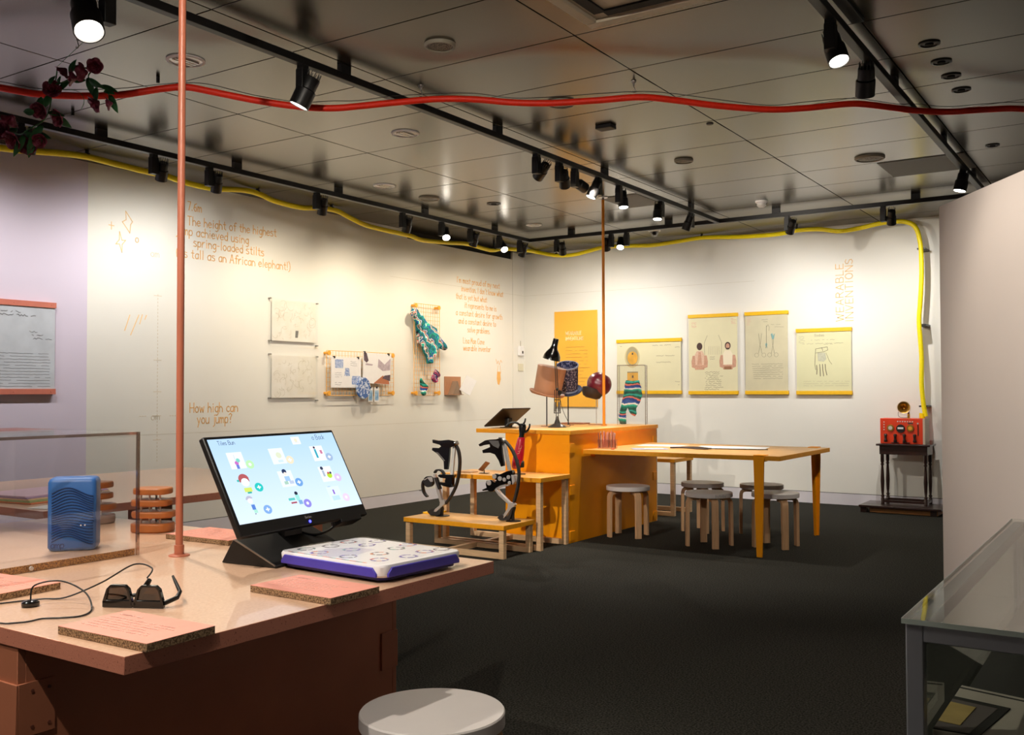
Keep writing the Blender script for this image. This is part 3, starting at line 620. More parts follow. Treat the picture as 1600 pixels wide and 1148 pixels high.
# ================================================================ WALL THINGS
def hanger(name,label,cat,a0,a1,b0,b1,fr,paper,rail,rh=.042,off=.022,group=None):
    """sheet hung between two wooden rails"""
    t=thing(name,label,cat,fr((a0+a1)/2,b0,0)); cx,cy,cz=t.location
    def F(a,b,d): p=fr(a,b,d); return (p[0]-cx,p[1]-cy,p[2]-cz)
    mb=MB(); poly(mb,[(a0+.006,b0+.01),(a1-.006,b0+.01),(a1-.006,b1-.01),(a0+.006,b1-.01)],F,off+.004,off+.007); mb.build('sheet',paper,t,smooth=0)
    for z0,z1 in ((b0,b0+rh),(b1-rh,b1)):
        mb=MB(); poly(mb,[(a0,z0),(a1,z0),(a1,z1),(a0,z1)],F,.0 if False else .004,off+.016); r=mb.build('rail',rail,t,bevel=.001)
        mb=MB()
        for k in (.04,.36,.66,.96):
            p=Vector(F(a0+(a1-a0)*k,(z0+z1)/2,off+.0155)); q=Vector(F(a0+(a1-a0)*k,(z0+z1)/2,off+.0185)); mb.cyl(p,q,.006,.004,n=10)
        mb.build('screw',rail,r)
    return t,F,off+.007
t,F,o_=hanger('document_print','large grey-blue document print between terracotta rails on the lavender wall','wall print',3.35,4.33,1.252,1.957,LWf,M['bluep'],mat('salmon_wood','#d07a66',.5,var=.04))
mb=MB(); random.seed(11)
for b,a0,a1 in [(1.87,3.9,4.06),(1.845,3.85,4.2)]: scribble(mb,a0,a1,b,.006,F,o_,amp=.006)
for i,(b,a0,a1) in enumerate([(1.725,4.12,4.18),(1.70,4.14,4.23),(1.675,4.15,4.3)]): scribble(mb,a0,a1,b,.005,F,o_,amp=.005)
for i in range(12): scribble(mb,3.4,4.29,1.56-.0225*i,.0035,F,o_,amp=.002,gap=.05,step=.02)
mb.build('handwriting',mat('grey_ink','#8d8f95',.7),t,smooth=0)
Yw=M['yel']
# poster 1: peephole picture, poster 2: vest, poster 3: instruments, poster 4: hand
t,F,o_=hanger('patent_poster','wide cream poster between yellow rails behind the clear box of leggings','poster',-5.70,-4.817,1.228,1.914,BWf,M['paper'],Yw)
mb=MB()
for r0,m_i,c in ((.105,0,None),):
    poly(mb,[(-5.48+.105*math.cos(a),1.69+.135*math.sin(a)) for a in [2*PI*k/32 for k in range(32)]],F,o_,o_+.001,0)
poly(mb,[(-5.48+.085*math.cos(a),1.70+.12*math.sin(a)) for a in [2*PI*k/32 for k in range(32)]],F,o_+.001,o_+.002,1)
poly(mb,[(-5.475+.07*math.cos(a),1.68+.082*math.sin(a)) for a in [2*PI*k/32 for k in range(32)]],F,o_+.002,o_+.003,2)
poly(mb,[(-5.55,1.37),(-5.40,1.37),(-5.40,1.50),(-5.55,1.50)],F,o_,o_+.001,2)
poly(mb,[(-5.484,1.72),(-5.464,1.72),(-5.464,1.745),(-5.484,1.745)],F,o_+.003,o_+.004,3); poly(mb,[(-5.484,1.43),(-5.464,1.43),(-5.464,1.46),(-5.484,1.46)],F,o_+.001,o_+.002,3)
poly(mb,[(-5.55,1.495),(-5.40,1.495),(-5.40,1.508),(-5.55,1.508)],F,o_+.001,o_+.002,4)
mb.build('illustration',[mat('beige_print','#cfc08f',.7),mat('drab_print','#a69d7c',.7),mat('ochre_print','#d9a440',.7,var=.15,vscale=12),M['dgrey'],mat('olive_print','#8c8264',.7)],t,smooth=0)
mb=MB(); random.seed(2)
scribble(mb,-5.65,-5.62,1.83,.006,F,o_)
for b,a0,a1 in [(1.83,-5.2,-4.95),(1.80,-4.9,-4.83),(1.38,-4.9,-4.83),(1.34,-4.86,-4.84),(1.7,-5.15,-4.9),(1.62,-5.15,-4.95)]: scribble(mb,a0,a1,b,.005,F,o_,amp=.004)
mb.build('writing',mat('pencil','#a8a084',.7),t,smooth=0)
t,F,o_=hanger('patent_poster','cream poster of a vest shown front and back between yellow rails','poster',-4.725,-4.10,1.223,2.187,BWf,M['paper'],Yw)
mb=MB()
def blob(pts,mi,d=0): poly(mb,pts,F,o_+d,o_+d+.001,mi)
def ell(cx,cz,rx,rz,mi,d=0,n=20,a0=0,a1=2*PI): blob([(cx+rx*math.cos(a0+(a1-a0)*k/n),cz+rz*math.sin(a0+(a1-a0)*k/n)) for k in range(n)],mi,d)
def body(cx,flip):
    s=-1 if flip else 1
    blob([(cx-.09,1.69),(cx-.105,1.62),(cx-.10,1.55),(cx-.055,1.535),(cx-.055,1.69)],0); blob([(cx+.09,1.69),(cx+.055,1.69),(cx+.055,1.535),(cx+.10,1.55),(cx+.105,1.62)],0)
    blob([(cx-.06,1.52),(cx+.06,1.52),(cx+.055,1.575),(cx-.055,1.575)],0)
    blob([(cx-.055,1.575),(cx+.055,1.575),(cx+.06,1.70),(cx+.035,1.745),(cx-.035,1.745),(cx-.06,1.70)],2 if flip else 3,.001)
    ell(cx,1.80,.036,.045,1,0)
body(-4.58,True); body(-4.225,False)
ell(-4.225,1.795,.024,.033,0,.001); blob([(-4.25,1.775),(-4.2,1.775),(-4.207,1.757),(-4.243,1.757)],1,.002)
blob([(-4.61,1.58),(-4.55,1.58),(-4.565,1.73),(-4.595,1.73)],0,.002)
blob([(-4.27,1.52),(-4.18,1.52),(-4.18,1.555),(-4.27,1.555)],4,.002)
mb.build('illustration',[mat('skin_print','#c99b82',.7,var=.12,vscale=40),mat('hair_print','#4a3630',.7),mat('rose_print','#d9b8a0',.7,var=.1,vscale=60),mat('pale_print','#ece2c8',.7),mat('brown_print','#9a6b4c',.7)],t,smooth=0)
mb=MB(); random.seed(4)
ribbon(mb,[(-4.48,1.93),(-4.52,1.84),(-4.515,1.70)],.003,lambda a,b,d:F(a,b,d+o_)); ribbon(mb,[(-4.34,1.93),(-4.30,1.84),(-4.305,1.70)],.003,lambda a,b,d:F(a,b,d+o_))
for k in range(6): ribbon(mb,[(-4.46+.025*k,1.80),(-4.465+.027*k,1.70)],.0015,lambda a,b,d:F(a,b,d+o_))
for i in range(11): scribble(mb,-4.52+random.uniform(0,.03),-4.27+random.uniform(-.06,.02),1.49-.023*i,.004,F,o_,amp=.006)
for b in (1.67,1.645): scribble(mb,-4.45,-4.38,b,.004,F,o_)
mb.build('writing',mat('pencil2','#8f876f',.7),t,smooth=0)
mb=MB()
for c in ((-4.65,2.06),(-4.15,2.09)):
    for k in range(5): scribble(mb,c[0]-.03,c[0]+.03,c[1]+.03-.014*k,.004,F,o_)
mb.build('stamp',mat('red_stamp','#dcaa96',.7),t,smooth=0)
t,F,o_=hanger('patent_poster','aged cream poster of forceps drawings between yellow rails','poster',-4.014,-3.50,1.223,2.187,BWf,M['paper2'],Yw)
mb=MB(); G_=lambda a,b,d:F(a,b,d+o_)
def forceps(cx,z0,z1,sp):
    ribbon(mb,[(cx-sp,z1),(cx-.004,(z0+z1)/2),(cx+sp*1.2,z0)],.004,G_); ribbon(mb,[(cx+sp,z1),(cx+.004,(z0+z1)/2),(cx-sp*1.2,z0)],.004,G_)
    for s in (-1,1): ribbon(mb,[(cx+s*(sp*1.2+.022)+.024*math.cos(a),z0-.02+.024*math.sin(a)) for a in [2*PI*k/12 for k in range(13)]],.003,G_)
forceps(-3.83,1.70,1.93,.018); forceps(-3.68,1.70,1.92,.014)
ribbon(mb,[(-3.755,2.02),(-3.755,1.80),(-3.765,1.76)],.005,G_); ribbon(mb,[(-3.755,2.0),(-3.735,2.03),(-3.72,2.0),(-3.725,1.96)],.003,G_); ribbon(mb,[(-3.757,1.80),(-3.745,1.76)],.003,G_)
random.seed(8)
for i in range(8): scribble(mb,-3.93+.003*i,-3.56,1.575-.024*i,.0035,F,o_,amp=.003,gap=.04)
for b,a0,a1 in [(2.09,-3.81,-3.72),(2.065,-3.79,-3.74),(2.03,-3.7,-3.58),(2.0,-3.66,-3.53)]: scribble(mb,a0,a1,b,.003,F,o_)
mb.build('drawing',mat('ink_line','#8b8872',.7),t,smooth=0)
mb=MB(); poly(mb,[(-3.705,1.92),(-3.69,1.86),(-3.668,1.86),(-3.655,1.925),(-3.675,1.90),(-3.685,1.93)],F,o_,o_+.001); poly(mb,[(-3.77,1.80),(-3.755,1.83),(-3.745,1.80),(-3.757,1.76)],F,o_,o_+.001)
mb.build('tint',mat('teal_tint','#7fb3b4',.7),t,smooth=0)
mb=MB(); 
for k in range(5): scribble(mb,-3.99,-3.93,2.12-.02*k,.004,F,o_,amp=.006)
mb.build('stamp',mat('red_stamp','#dcaa96',.7),t,smooth=0)
t,F,o_=hanger('patent_poster','small cream poster of a hand drawing, rightmost of the yellow-railed posters','poster',-3.412,-2.793,1.221,1.968,BWf,mat('greenish_paper','#d9d7ae',.75,var=.03,vscale=3),Yw)
mb=MB(); G_=lambda a,b,d:F(a,b,d+o_)
ribbon(mb,[(-3.19,1.735),(-3.20,1.56),(-3.19,1.50)],.005,G_); ribbon(mb,[(-3.19,1.735),(-3.06,1.755),(-3.055,1.72),(-3.10,1.70),(-3.19,1.69)],.004,G_); ribbon(mb,[(-3.12,1.75),(-3.11,1.71)],.004,G_)
for k,(a,b0,b1) in enumerate([(-3.18,1.55,1.45),(-3.145,1.56,1.43),(-3.115,1.56,1.43),(-3.085,1.56,1.44)]): ribbon(mb,[(a,b0),(a+.004,(b0+b1)/2),(a+.012*k/2,b1)],.008,G_)
ribbon(mb,[(-3.075,1.69),(-3.04,1.6),(-3.01,1.56)],.003,G_)
mb.build('drawing',mat('brown_ink','#6e6654',.7),t,smooth=0)
mb=MB(); poly(mb,[(-3.17,1.69),(-3.085,1.69),(-3.07,1.62),(-3.10,1.59),(-3.165,1.60)],F,o_,o_+.0008); mb.build('shading',mat('grey_wash','#bfbfa8',.7,var=.1,vscale=40),t,smooth=0)
mb=MB(); random.seed(9); write(mb,'Bodies',-3.20,1.875,.028,.003,F,off=o_,width=.11)
for b,a0,a1 in [(1.835,-3.24,-2.95),(1.795,-3.34,-2.88),(1.785,-3.1,-3.0)]: scribble(mb,a0,a1,b,.004,F,o_,amp=.003)
for b in (1.37,1.345,1.32): scribble(mb,-3.33,-2.82,b,.0025,F,o_,amp=.002)
for k in range(4): scribble(mb,-3.38,-3.30,1.875-.022*k,.0035,F,o_,amp=.006)
mb.build('writing',mat('pencil3','#b2ac90',.7),t,smooth=0)
# orange introduction panel
t=thing('introduction_panel','tall orange text panel on the back wall behind the top hats','wall panel',(-6.305,YB-.002,1.06))
def PF(a,b,d): return (a+6.305,-d,b-1.06)
mb=MB(); poly(mb,[(-6.622,1.06),(-5.985,1.06),(-5.985,2.312),(-6.622,2.312)],PF,.0,.02); mb.build('board',M['oran'],t,bevel=.002)
mb=MB(); write(mb,'WEARABLE',-6.45,2.0,.045,.008,PF,off=.02,width=.24); write(mb,'INVENTIONS',-6.45,1.93,.045,.008,PF,off=.02,width=.27); mb.build('heading',mat('cream_ink','#ffe8ad',.7),t,smooth=0)
mb=MB(); random.seed(6)
for i in range(14): scribble(mb,-6.45,-6.08-random.uniform(0,.09),1.84-.045*i,.008,PF,.02,amp=.002,gap=.1,step=.02)
mb.build('body_text',mat('amber_ink','#dfa347',.7),t,smooth=0)

# clear framed prints with corner clips
def clear_frame(a0,a1,b0,b1,label,seed,dark=None):
    t=thing('clear_frame',label,'framed print',LWf((a0+a1)/2,b0,0)); cy,cz=(a0+a1)/2,b0
    def F(a,b,d): return (d,a-cy,b-cz)
    mb=MB(); poly(mb,[(a0+.02,b0+.06),(a1-.02,b0+.06),(a1-.02,b1-.02),(a0+.02,b1-.02)],F,.022,.0235); mb.build('print',mat('translucent_print','#ece6d8',.7,col2='#f2eee4',thr=(.35,.65),vscale=9),t,smooth=0)
    mb=MB(); poly(mb,[(a0,b0),(a1,b0),(a1,b1),(a0,b1)],F,.026,.030); mb.build('acrylic_sheet',M['glass'],t,smooth=0)
    mb=MB(); random.seed(seed)
    for _ in range(46):
        ca,cb=random.uniform(a0+.06,a1-.06),random.uniform(b0+.1,b1-.06); r=random.uniform(.01,.05); s=random.uniform(0,6)
        ribbon(mb,[(ca+r*math.cos(s+k*.5)*(1+.2*math.sin(k*3)),cb+r*1.1*math.sin(s+k*.5)) for k in range(random.randint(3,9))],.0022,lambda p,q,d:F(p,q,d*.3+.0236))
    mb.build('line_drawing',mat('faint_pencil','#bfb79c' if seed==21 else '#b9b192',.7),t,smooth=0)
    if dark:
        mb=MB(); poly(mb,dark,F,.0236,.0242); mb.build('dark_figure',mat('grey_figure','#6b6960',.7),t,smooth=0)
    for i,(a,b) in enumerate(((a0,b0+.06),(a1,b0+.03),(a0,b1-.01),(a1,b1-.02))):
        mb=MB(); mb.box(.0,.034,a-cy-.009,a-cy+.009,b-cz-.006,b-cz+.006); mb.build('corner_clip',M['steel'],t,bevel=.002)
clear_frame(6.52,7.148,1.70,2.178,'upper clear frame with a faint line drawing and one dark figure',21,[(6.845,1.80),(6.88,1.80),(6.89,1.87),(6.85,1.87)])
clear_frame(6.521,7.15,1.148,1.64,'lower clear frame with two faint tree drawings',22)
# wire grids
def grid(a0,a1,b0,b1,label,step=.045,spacer=((0,0),(1,0),(0,1),(1,1))):
    t=thing('wire_grid',label,'wire grid',LWf((a0+a1)/2,b0,0)); cy,cz=(a0+a1)/2,b0; d=.055
    mb=MB(); n=max(2,round((a1-a0)/step)); m=max(2,round((b1-b0)/step))
    for i in range(n+1):
        a=a0+(a1-a0)*i/n-cy; mb.cyl((d,a,0),(d,a,b1-b0),.0035 if i in(0,n) else .0018,n=6)
    for j in range(m+1):
        b=(b1-b0)*j/m; mb.cyl((d+.003,a0-cy,b),(d+.003,a1-cy,b),.0035 if j in(0,m) else .0018,n=6)
    mb.build('mesh',M['ygrid'],t)
    for (i,j) in spacer:
        a=(a0 if i==0 else a1)-cy+(.025 if i==0 else -.025); b=(.025 if j==0 else b1-b0-.025)
        mb=MB(); mb.cyl((.001,a,b),(d+.012,a,b),.014,n=14); mb.cyl((d+.008,a,b),(d+.018,a,b),.024,n=18); mb.build('spacer',mat('orange_knob','#f0ab3c',.5),t)
    return t
grid(7.249,8.299,1.226,1.688,'wide orange wire grid holding papers on the left wall')
grid(8.655,9.131,1.224,2.276,'tall orange wire grid holding a turquoise garment')
def sheetw(name,label,cat,pts,d0,d1,m,clips=()):
    cy=sum(p[0] for p in pts)/len(pts); cz=min(p[1] for p in pts); t=thing(name,label,cat,LWf(cy,cz,d0))
    def F(a,b,d): return (d-d0,a-cy,b-cz)
    mb=MB(); poly(mb,pts,F,d0,d1); mb.build('sheet',m,t,smooth=0)
    for a,b in clips:
        mb=MB(); mb.box(-.006,d1-d0+.008,a-cy-.008,a-cy+.008,b-cz-.012,b-cz+.012); mb.build('bulldog_clip',M['black'],t,bevel=.002)
    return t,F
t,F=sheetw('paper_sheet','white paper with blue photos clipped to the wide wire grid','paper',[(7.30,1.308),(7.742,1.308),(7.742,1.622),(7.30,1.622)],.068,.078,M['white'],[(7.34,1.622),(7.70,1.622)])
mb=MB()
for p in [[(7.35,1.51),(7.47,1.51),(7.47,1.60),(7.35,1.60)],[(7.49,1.43),(7.57,1.43),(7.56,1.51),(7.50,1.515)],[(7.60,1.34),(7.73,1.34),(7.73,1.43),(7.60,1.43)]]: poly(mb,p,F,.078,.0788)
mb.build('blue_photo',bluem,t,smooth=0)
mb=MB(); random.seed(13)
for b in [1.58,1.56,1.54]: scribble(mb,7.58,7.68,b,.003,F,.078)
for b in [1.46,1.44,1.42,1.36,1.34]: scribble(mb,7.35,7.45,b,.003,F,.078)
mb.build('printed_text',mat('grey_ink','#8d8f95'),t,smooth=0)
t,F=sheetw('photo_print','photograph print of white cloth and brown table clipped to the wide wire grid','photo',[(7.775,1.36),(8.21,1.34),(8.235,1.67),(7.785,1.688)],.068,.078,M['white'],[(7.80,1.685),(8.19,1.672)])
mb=MB(); poly(mb,[(7.94,1.355),(8.20,1.345),(8.19,1.40),(8.09,1.44)],F,.078,.079); mb.build('brown_area',mat('photo_brown','#b5714f',.6),t,smooth=0)
mb=MB(); poly(mb,[(7.785,1.68),(7.83,1.68),(7.86,1.60),(7.83,1.575),(7.79,1.60)],F,.078,.079)
poly(mb,[(8.08,1.41),(8.21,1.38),(8.215,1.45),(8.12,1.44)],F,.079,.0795); mb.build('dark_area',mat('photo_dark','#5b4a55',.6,var=.3,vscale=40),t,smooth=0)
mb=MB(); poly(mb,[(8.02,1.62),(8.12,1.56),(8.22,1.63),(8.21,1.50),(8.09,1.49),(8.01,1.53)],F,.078,.079); poly(mb,[(7.82,1.57),(7.93,1.56),(7.92,1.545),(7.81,1.55)],F,.078,.079); mb.build('grey_area',mat('photo_lilac','#b7a9b2',.6,var=.2,vscale=30),t,smooth=0)
# blue patterned disc
t=thing('patterned_disc','blue and white oval disc hanging on the lower edge of the wide wire grid','disc',LWf(7.75,1.19,.084))
MB().prism([(.105*math.cos(a),.113+.115*math.sin(a)) for a in [2*PI*k/40 for k in range(40)]],.006,.030,'yz').build('disc',mat('blue_floral','#3f66a8',.6,col2='#c9d3e4',thr=(.47,.55),vscale=45),t,bevel=.006)
for i,(y,z,l) in enumerate([(7.91,1.155,'left of the two blue tags clipped under the wide wire grid'),(8.01,1.155,'right of the two blue tags clipped under the wide wire grid')]):
    t=thing('hanging_tag',l,'tag',LWf(y,z,.06))
    MB().box(.0,.003,-.038,.038,0,.155).build('card',M['white'],t); MB().box(.003,.004,-.028,.028,.015,.125).build('blue_print',mat('pale_blue_print','#6f9cc4',.6,col2='#a9c6dc' ,thr=(.4,.6),vscale=30),t)
    MB().box(-.004,.009,-.008,.008,.145,.165).build('bulldog_clip',M['black'],t)
# garments on the tall grid
def px3(l): return [(8.655+(x-130)/ (380-130)*.476, 2.276-(y-210)/(1110-210)*1.05-(0)) for x,y in l]
def cloth(name,label,pts,m,th,cat='garment',lumps=1):
    cy=sum(p[0] for p in pts)/len(pts); cz=min(p[1] for p in pts)
    mb=MB(); n=len(pts); ca=sum(p[0] for p in pts)/n; cb=sum(p[1] for p in pts)/n
    bm=mb.bm; rings=[]
    A=[bm.verts.new((0,a-cy,b-cz)) for a,b in pts]; B=[bm.verts.new((th,a-cy,b-cz)) for a,b in pts]
    bm.faces.new(A); bm.faces.new(B[::-1])
    for i in range(n): bm.faces.new([A[i],A[(i+1)%n],B[(i+1)%n],B[i]])
    bmesh.ops.triangulate(bm,faces=bm.faces[:],quad_method='BEAUTY',ngon_method='BEAUTY'); bmesh.ops.subdivide_edges(bm,edges=bm.edges[:],cuts=2,use_grid_fill=True); 
    for v in bm.verts:
        if v.co.x>th*.4:
            v.co.x+= .022*math.sin(v.co.y*38+v.co.z*17)*math.cos(v.co.z*29)+.012*math.sin(v.co.z*60+v.co.y*25)
            v.co.x=max(.006,v.co.x)
    o=mb.build(name,m,smooth=60,loc=LWf(cy,cz,.064)); s=o.modifiers.new('sub','SUBSURF'); s.levels=1; s.render_levels=1
    return tag(o,label,cat)
cloth('patterned_garment','turquoise patterned garment hung slantwise over the tall wire grid',px3([(105,262),(140,280),(155,300),(185,330),(200,365),(240,410),(285,410),(325,445),(318,480),(345,510),(370,525),(400,580),(435,620),(415,660),(385,650),(340,630),(325,660),(305,700),(290,745),(268,795),(240,800),(235,750),(205,690),(190,640),(150,600),(160,520),(182,480),(160,440),(130,400),(110,360),(80,320)]),tealm,.045)
cloth('fabric_scrap','small magenta and navy fabric scrap on the tall wire grid',px3([(325,850),(345,880),(362,925),(345,950),(325,990),(300,975),(285,945),(305,900)]),purpm,.02,'fabric scrap')
cloth('fabric_scrap','small striped fabric scrap at the bottom of the tall wire grid',px3([(185,940),(205,965),(235,1030),(235,1070),(205,1120),(190,1100),(180,1050),(190,1010),(176,970)]),stripem,.02,'fabric scrap')
# booklet holder
t=thing('booklet_holder','copper coloured wall booklet holder beside the tall wire grid','booklet holder',LWf(9.45,1.23,0))
MB().box(0,.012,-.16,.16,0,.215).build('back_plate',M['copper'],t,bevel=.001); MB().prism([(-.10,.0),(.08,.0),(-.01,.16)],.012,.09,'yz').build('wedge',mat('grey_wedge_card','#8b7461',.6),t)  # triangular wedge in plain grey card
MB().box(0,.10,-.16,.10,-.006,0).build('ledge',M['copper'],t)
mb=MB(); mb.box(0,.012,-.075,.075,0,.20); o=mb.build('open_booklet',M['white']); o.location=LWf(9.53,1.25,.125); o.rotation_euler=(R(-28),0,R(-30)); tag(o,'open white booklet lying in the copper wall holder','booklet')
for (z,l,w_,h_) in [(1.74,'white wall handset unit in the back left corner',.055,.13)]:
    t=thing('wall_sensor',l,'wall fitting',LWf(10.96,z,0)); MB().box(0,.035,-w_,w_,0,h_).build('case',M['white'],t,bevel=.006); MB().box(.035,.038,.0,.03,.03,.065).build('display',M['dgrey'],t); MB().cyl((.015,-.005,h_),(.015,-.005,h_+.07),.003,n=8).build('antenna',M['grey'],t)
tag(MB().box(XL,XL+.012,10.915,11.03,1.535,1.634).build('light_switch',mat('cream_plate','#dcd6bd',.5),bevel=.003),'cream wall switch plate under the white handset unit','switch')
tag(MB().box(-5.985-.0,-5.955,YB-.02,YB,1.18,1.26).build('wall_socket',M['white'],bevel=.003),'small white wall plate beside the lower edge of the orange panel','switch') if False else None

# ================================================================ ORANGE COUNTER, BENCHES, TABLE
t=thing('counter','orange painted display counter with an overhanging top','counter',(-4.40,7.9,0)); ox,oy=-4.40,7.9
def rb(x0,x1,y0,y1,z0,z1): return (x0-ox,x1-ox,y0-oy,y1-oy,z0,z1)
MB().box(*rb(-4.728,-4.084,7.053,7.072,0,.903)).build('front_panel',M['orange'],t,bevel=.002)
MB().box(*rb(-4.103,-4.084,7.072,8.745,0,.903)).build('side_panel',M['orange'],t,bevel=.002)
MB().box(*rb(-4.728,-4.709,7.072,8.745,0,.903)).build('side_panel',M['orange'],t,bevel=.002)
MB().box(*rb(-4.709,-4.103,8.726,8.745,0,.903)).build('back_panel',M['pine'],t,bevel=.002)
mb=MB(); mb.box(*rb(-5.033,-4.07,7.042,8.76,.903,.938),mi=0); o=mb.build('countertop',[M['oedge'],M['otop']],t,bevel=.002)
for p in o.data.polygons:
    if p.normal.z>.9: p.material_index=1
MB().box(*rb(-4.103,-4.084,8.745,8.762,0,.903)).build('edge_strip',M['pine'],t)
for z in (.79,.44,.06):
    mb=MB(); mb.box(*rb(-4.155,-4.078,7.047,7.053,z-.04,z+.04)); mb.box(*rb(-4.084,-4.078,7.053,7.13,z-.04,z+.04)); mb.build('corner_cleat',M['orange'],t,bevel=.001)
    mb=MB(); mb.box(*rb(-4.084,-4.078,8.66,8.745,z-.04,z+.04)); mb.build('corner_cleat',M['orange'],t,bevel=.001)
def topper(o):
    for p in o.data.polygons:
        if p.normal.z>.9: p.material_index=1
def bench(x0,x1,y0,y1,h,label,mid=False,th=.036,slot=False):
    cx,cy=(x0+x1)/2,(y0+y1)/2; t=thing('display_bench',label,'bench',(cx,cy,0)); a=x0-cx;b=x1-cx;c=y0-cy;d=y1-cy
    o=MB().box(a,b,c,d,h-th,h).build('bench_top',[M['oedge'],M['otop']],t,bevel=.002); topper(o)
    s=.042
    for (yy) in (c+.012,d-.012-s):
        for xx in (a+.012,b-.012-s): MB().box(xx,xx+s,yy,yy+s,0,h-th).build('leg',M['pine'],t,bevel=.0015)
        MB().box(a+.012+s,b-.012-s,yy,yy+s,0,s).build('bottom_rail',M['pine'],t,bevel=.0015)
    MB().box(a+(b-a)*.42,a+(b-a)*.42+s,c+.012+s,d-.012-s,0,s).build('cross_rail',M['pine'],t,bevel=.0015)
    return t
bench(-5.08,-4.105,6.10,6.54,.255,'low orange-topped pine bench carrying the two spring stilts')
bench(-5.07,-4.07,6.575,7.04,.578,'taller pine-legged orange bench against the counter, holding the red arm')
bench(-5.07,-4.06,9.12,9.60,.578,'pine-legged bench behind the orange table, mostly hidden')
tag(MB().box(-5.09,-4.98,6.36,6.54,.256,.268).build('label_board',[M['yel']],bevel=.001),'thin yellow wood board at the rear left corner of the low bench','board')
# table
t=thing('work_table','orange-edged table with tapered orange legs joined to the counter','table',(-3.22,7.94,0)); ox,oy=-3.22,7.94
o=MB().box(*rb(-4.076,-2.375,7.265,8.62,.734,.77)).build('tabletop',[M['oedge'],M['otop']],t,bevel=.002); topper(o)
def taper_leg(x,y,f,t,sx=1):
    g=MB()
    A=[(x-.042,y,.768),(x+.042,y,.768),(x+.022,y,0),(x-.022,y,0)]
    g.prism([(p[0]-ox,p[2]) for p in A][::-1],y-oy-.008,y-oy+.008,'xz')
    g.prism([(x-ox-.007,.73),(x-ox+.007,.73),(x-ox+.005,0),(x-ox-.005,0)],y-oy-.0 if f<0 else y-oy-.045,y-oy+.045 if f<0 else y-oy,'xz')
    g.box(x-.042-ox,x+.042-ox,(y-oy-.008) if f<0 else (y-oy-.10),(y-oy+.10) if f<0 else (y-oy+.008),.770,.776)
    g.box(x-.042-ox,x+.042-ox,(y-oy) if f<0 else (y-oy-.08),(y-oy+.08) if f<0 else (y-oy),.726,.733)
    o=g.build('leg',M['orange'],t,bevel=.0015)
    c=MB(); yy=y-oy+(.05 if f<0 else -.05); c.cyl((x-ox,yy,.715),(x-ox,yy,.727),.008,n=12); c.cyl((x-ox-.02,yy,.712),(x-ox+.02,yy,.712),.004,n=8); c.build('clamp_screw',M['steel'],o)
taper_leg(-2.535,7.256,-1,t); taper_leg(-2.50,8.63,1,t)
MB().box(*rb(-4.082,-4.04,7.42,7.50,.70,.733)).build('support_block',M['orange'],t)
# things on the table
t=thing('pencil_box','clear box full of pink and white pencils at the counter end of the table','pencil box',(-3.975,7.52,.771),R(20))
mb=MB(); 
for b_ in [(-.08,.08,-.045,-.041,0,.075),(-.08,.08,.041,.045,0,.075),(-.08,-.076,-.041,.041,0,.075),(.076,.08,-.041,.041,0,.075),(-.08,.08,-.045,.045,0,.004),(-.002,.002,-.041,.041,.004,.07)]: mb.box(*b_)
mb.build('box',glass('pinkish_acrylic','#fbf0ea',base=.10,rough=.2,edge=.4),t,smooth=0)
random.seed(31); pm=[mat('pencil_pink','#e9a797',.5,var=.1),mat('pencil_white','#e6dcd2',.5),mat('pencil_brown','#8d5b49',.5),mat('pencil_black','#2c2624',.5)]
for k in range(22):
    x=-.068+.0065*k; y=random.uniform(-.03,.03); tp=x+random.uniform(-.01,.01); hh=random.uniform(.12,.145)
    g=MB(); g.cyl((x,y,.006),(tp,y*.9,hh),.0042,n=6); g.cyl((tp,y*.9,hh),(tp+(tp-x)*.07,y*.9,hh+.011),.0042,.0006,n=6)
    o=g.build('pencil',pm[random.choice([0,0,0,1,1,2,3])]); o.parent=None
    o.location=(-3.975,7.52,.771); o.rotation_euler=(0,0,R(20)); tag(o,'pencil standing among others in the clear box on the orange table','pencil',group='pencils in the clear box')
def sheet(name,label,cat,x,y,z,w_,d_,rz,m,th=.0015):
    return tag(MB().box(-w_/2,w_/2,-d_/2,d_/2,0,th).build(name,m,loc=(x,y,z),rot=(0,0,rz),smooth=0),label,cat)
sheet('paper_sheet','blue-edged papers lying on the orange table beside the pencil box','paper',-3.62,7.62,.771,.30,.21,R(35),mat('blue_grey_sheet','#9fa6c2',.6,var=.15,vscale=20),.002)
sheet('paper_sheet','small white card on the blue-edged papers','paper',-3.60,7.66,.774,.16,.09,R(30),M['white'],.001)
sheet('paper_sheet','pale pink-white sheet at the back of the orange table','paper',-3.75,8.15,.771,.42,.30,R(5),mat('blush_paper','#f2e1d6',.6))
sheet('paper_sheet','large white sheet in the middle of the orange table','paper',-3.08,8.12,.772,.60,.42,R(12),M['white'],.002)
tag(MB().box(-.3,.3,-.006,.006,0,.006).build('black_ruler',M['black'],loc=(-2.99,7.88,.7745),rot=(0,0,R(14))),'thin black strip along the near edge of the large white sheet','ruler')
tag(MB().lathe([(.006,0),(.017,.002),(.017,.006),(.006,.009)],20).build('red_counter_piece',mat('coral_plastic','#e2603c',.4),loc=(-3.86,7.40,.771)),'small coral piece beside the pencil box on the orange table','token')
t=thing('belt_strap','dark curled strap lying on the orange table before the white sheet','strap',(-3.33,7.80,.771))
MB().tube(catmull([(-.17,0,.008),(-.10,.06,.008),(.02,.075,.012),(.14,.03,.01),(.17,-.03,.008),(.08,-.05,.008),(-.05,-.04,.012),(-.15,-.02,.008)],8,True),.0065,n=8,closed=True).build('strap',mat('dark_brown_leather','#3a2a22',.5,var=.1),t,smooth=60)
mb=MB(); mb.box(.12,.2,-.02,.0,.004,.016); mb.build('buckle',M['dgrey'],t,bevel=.003)

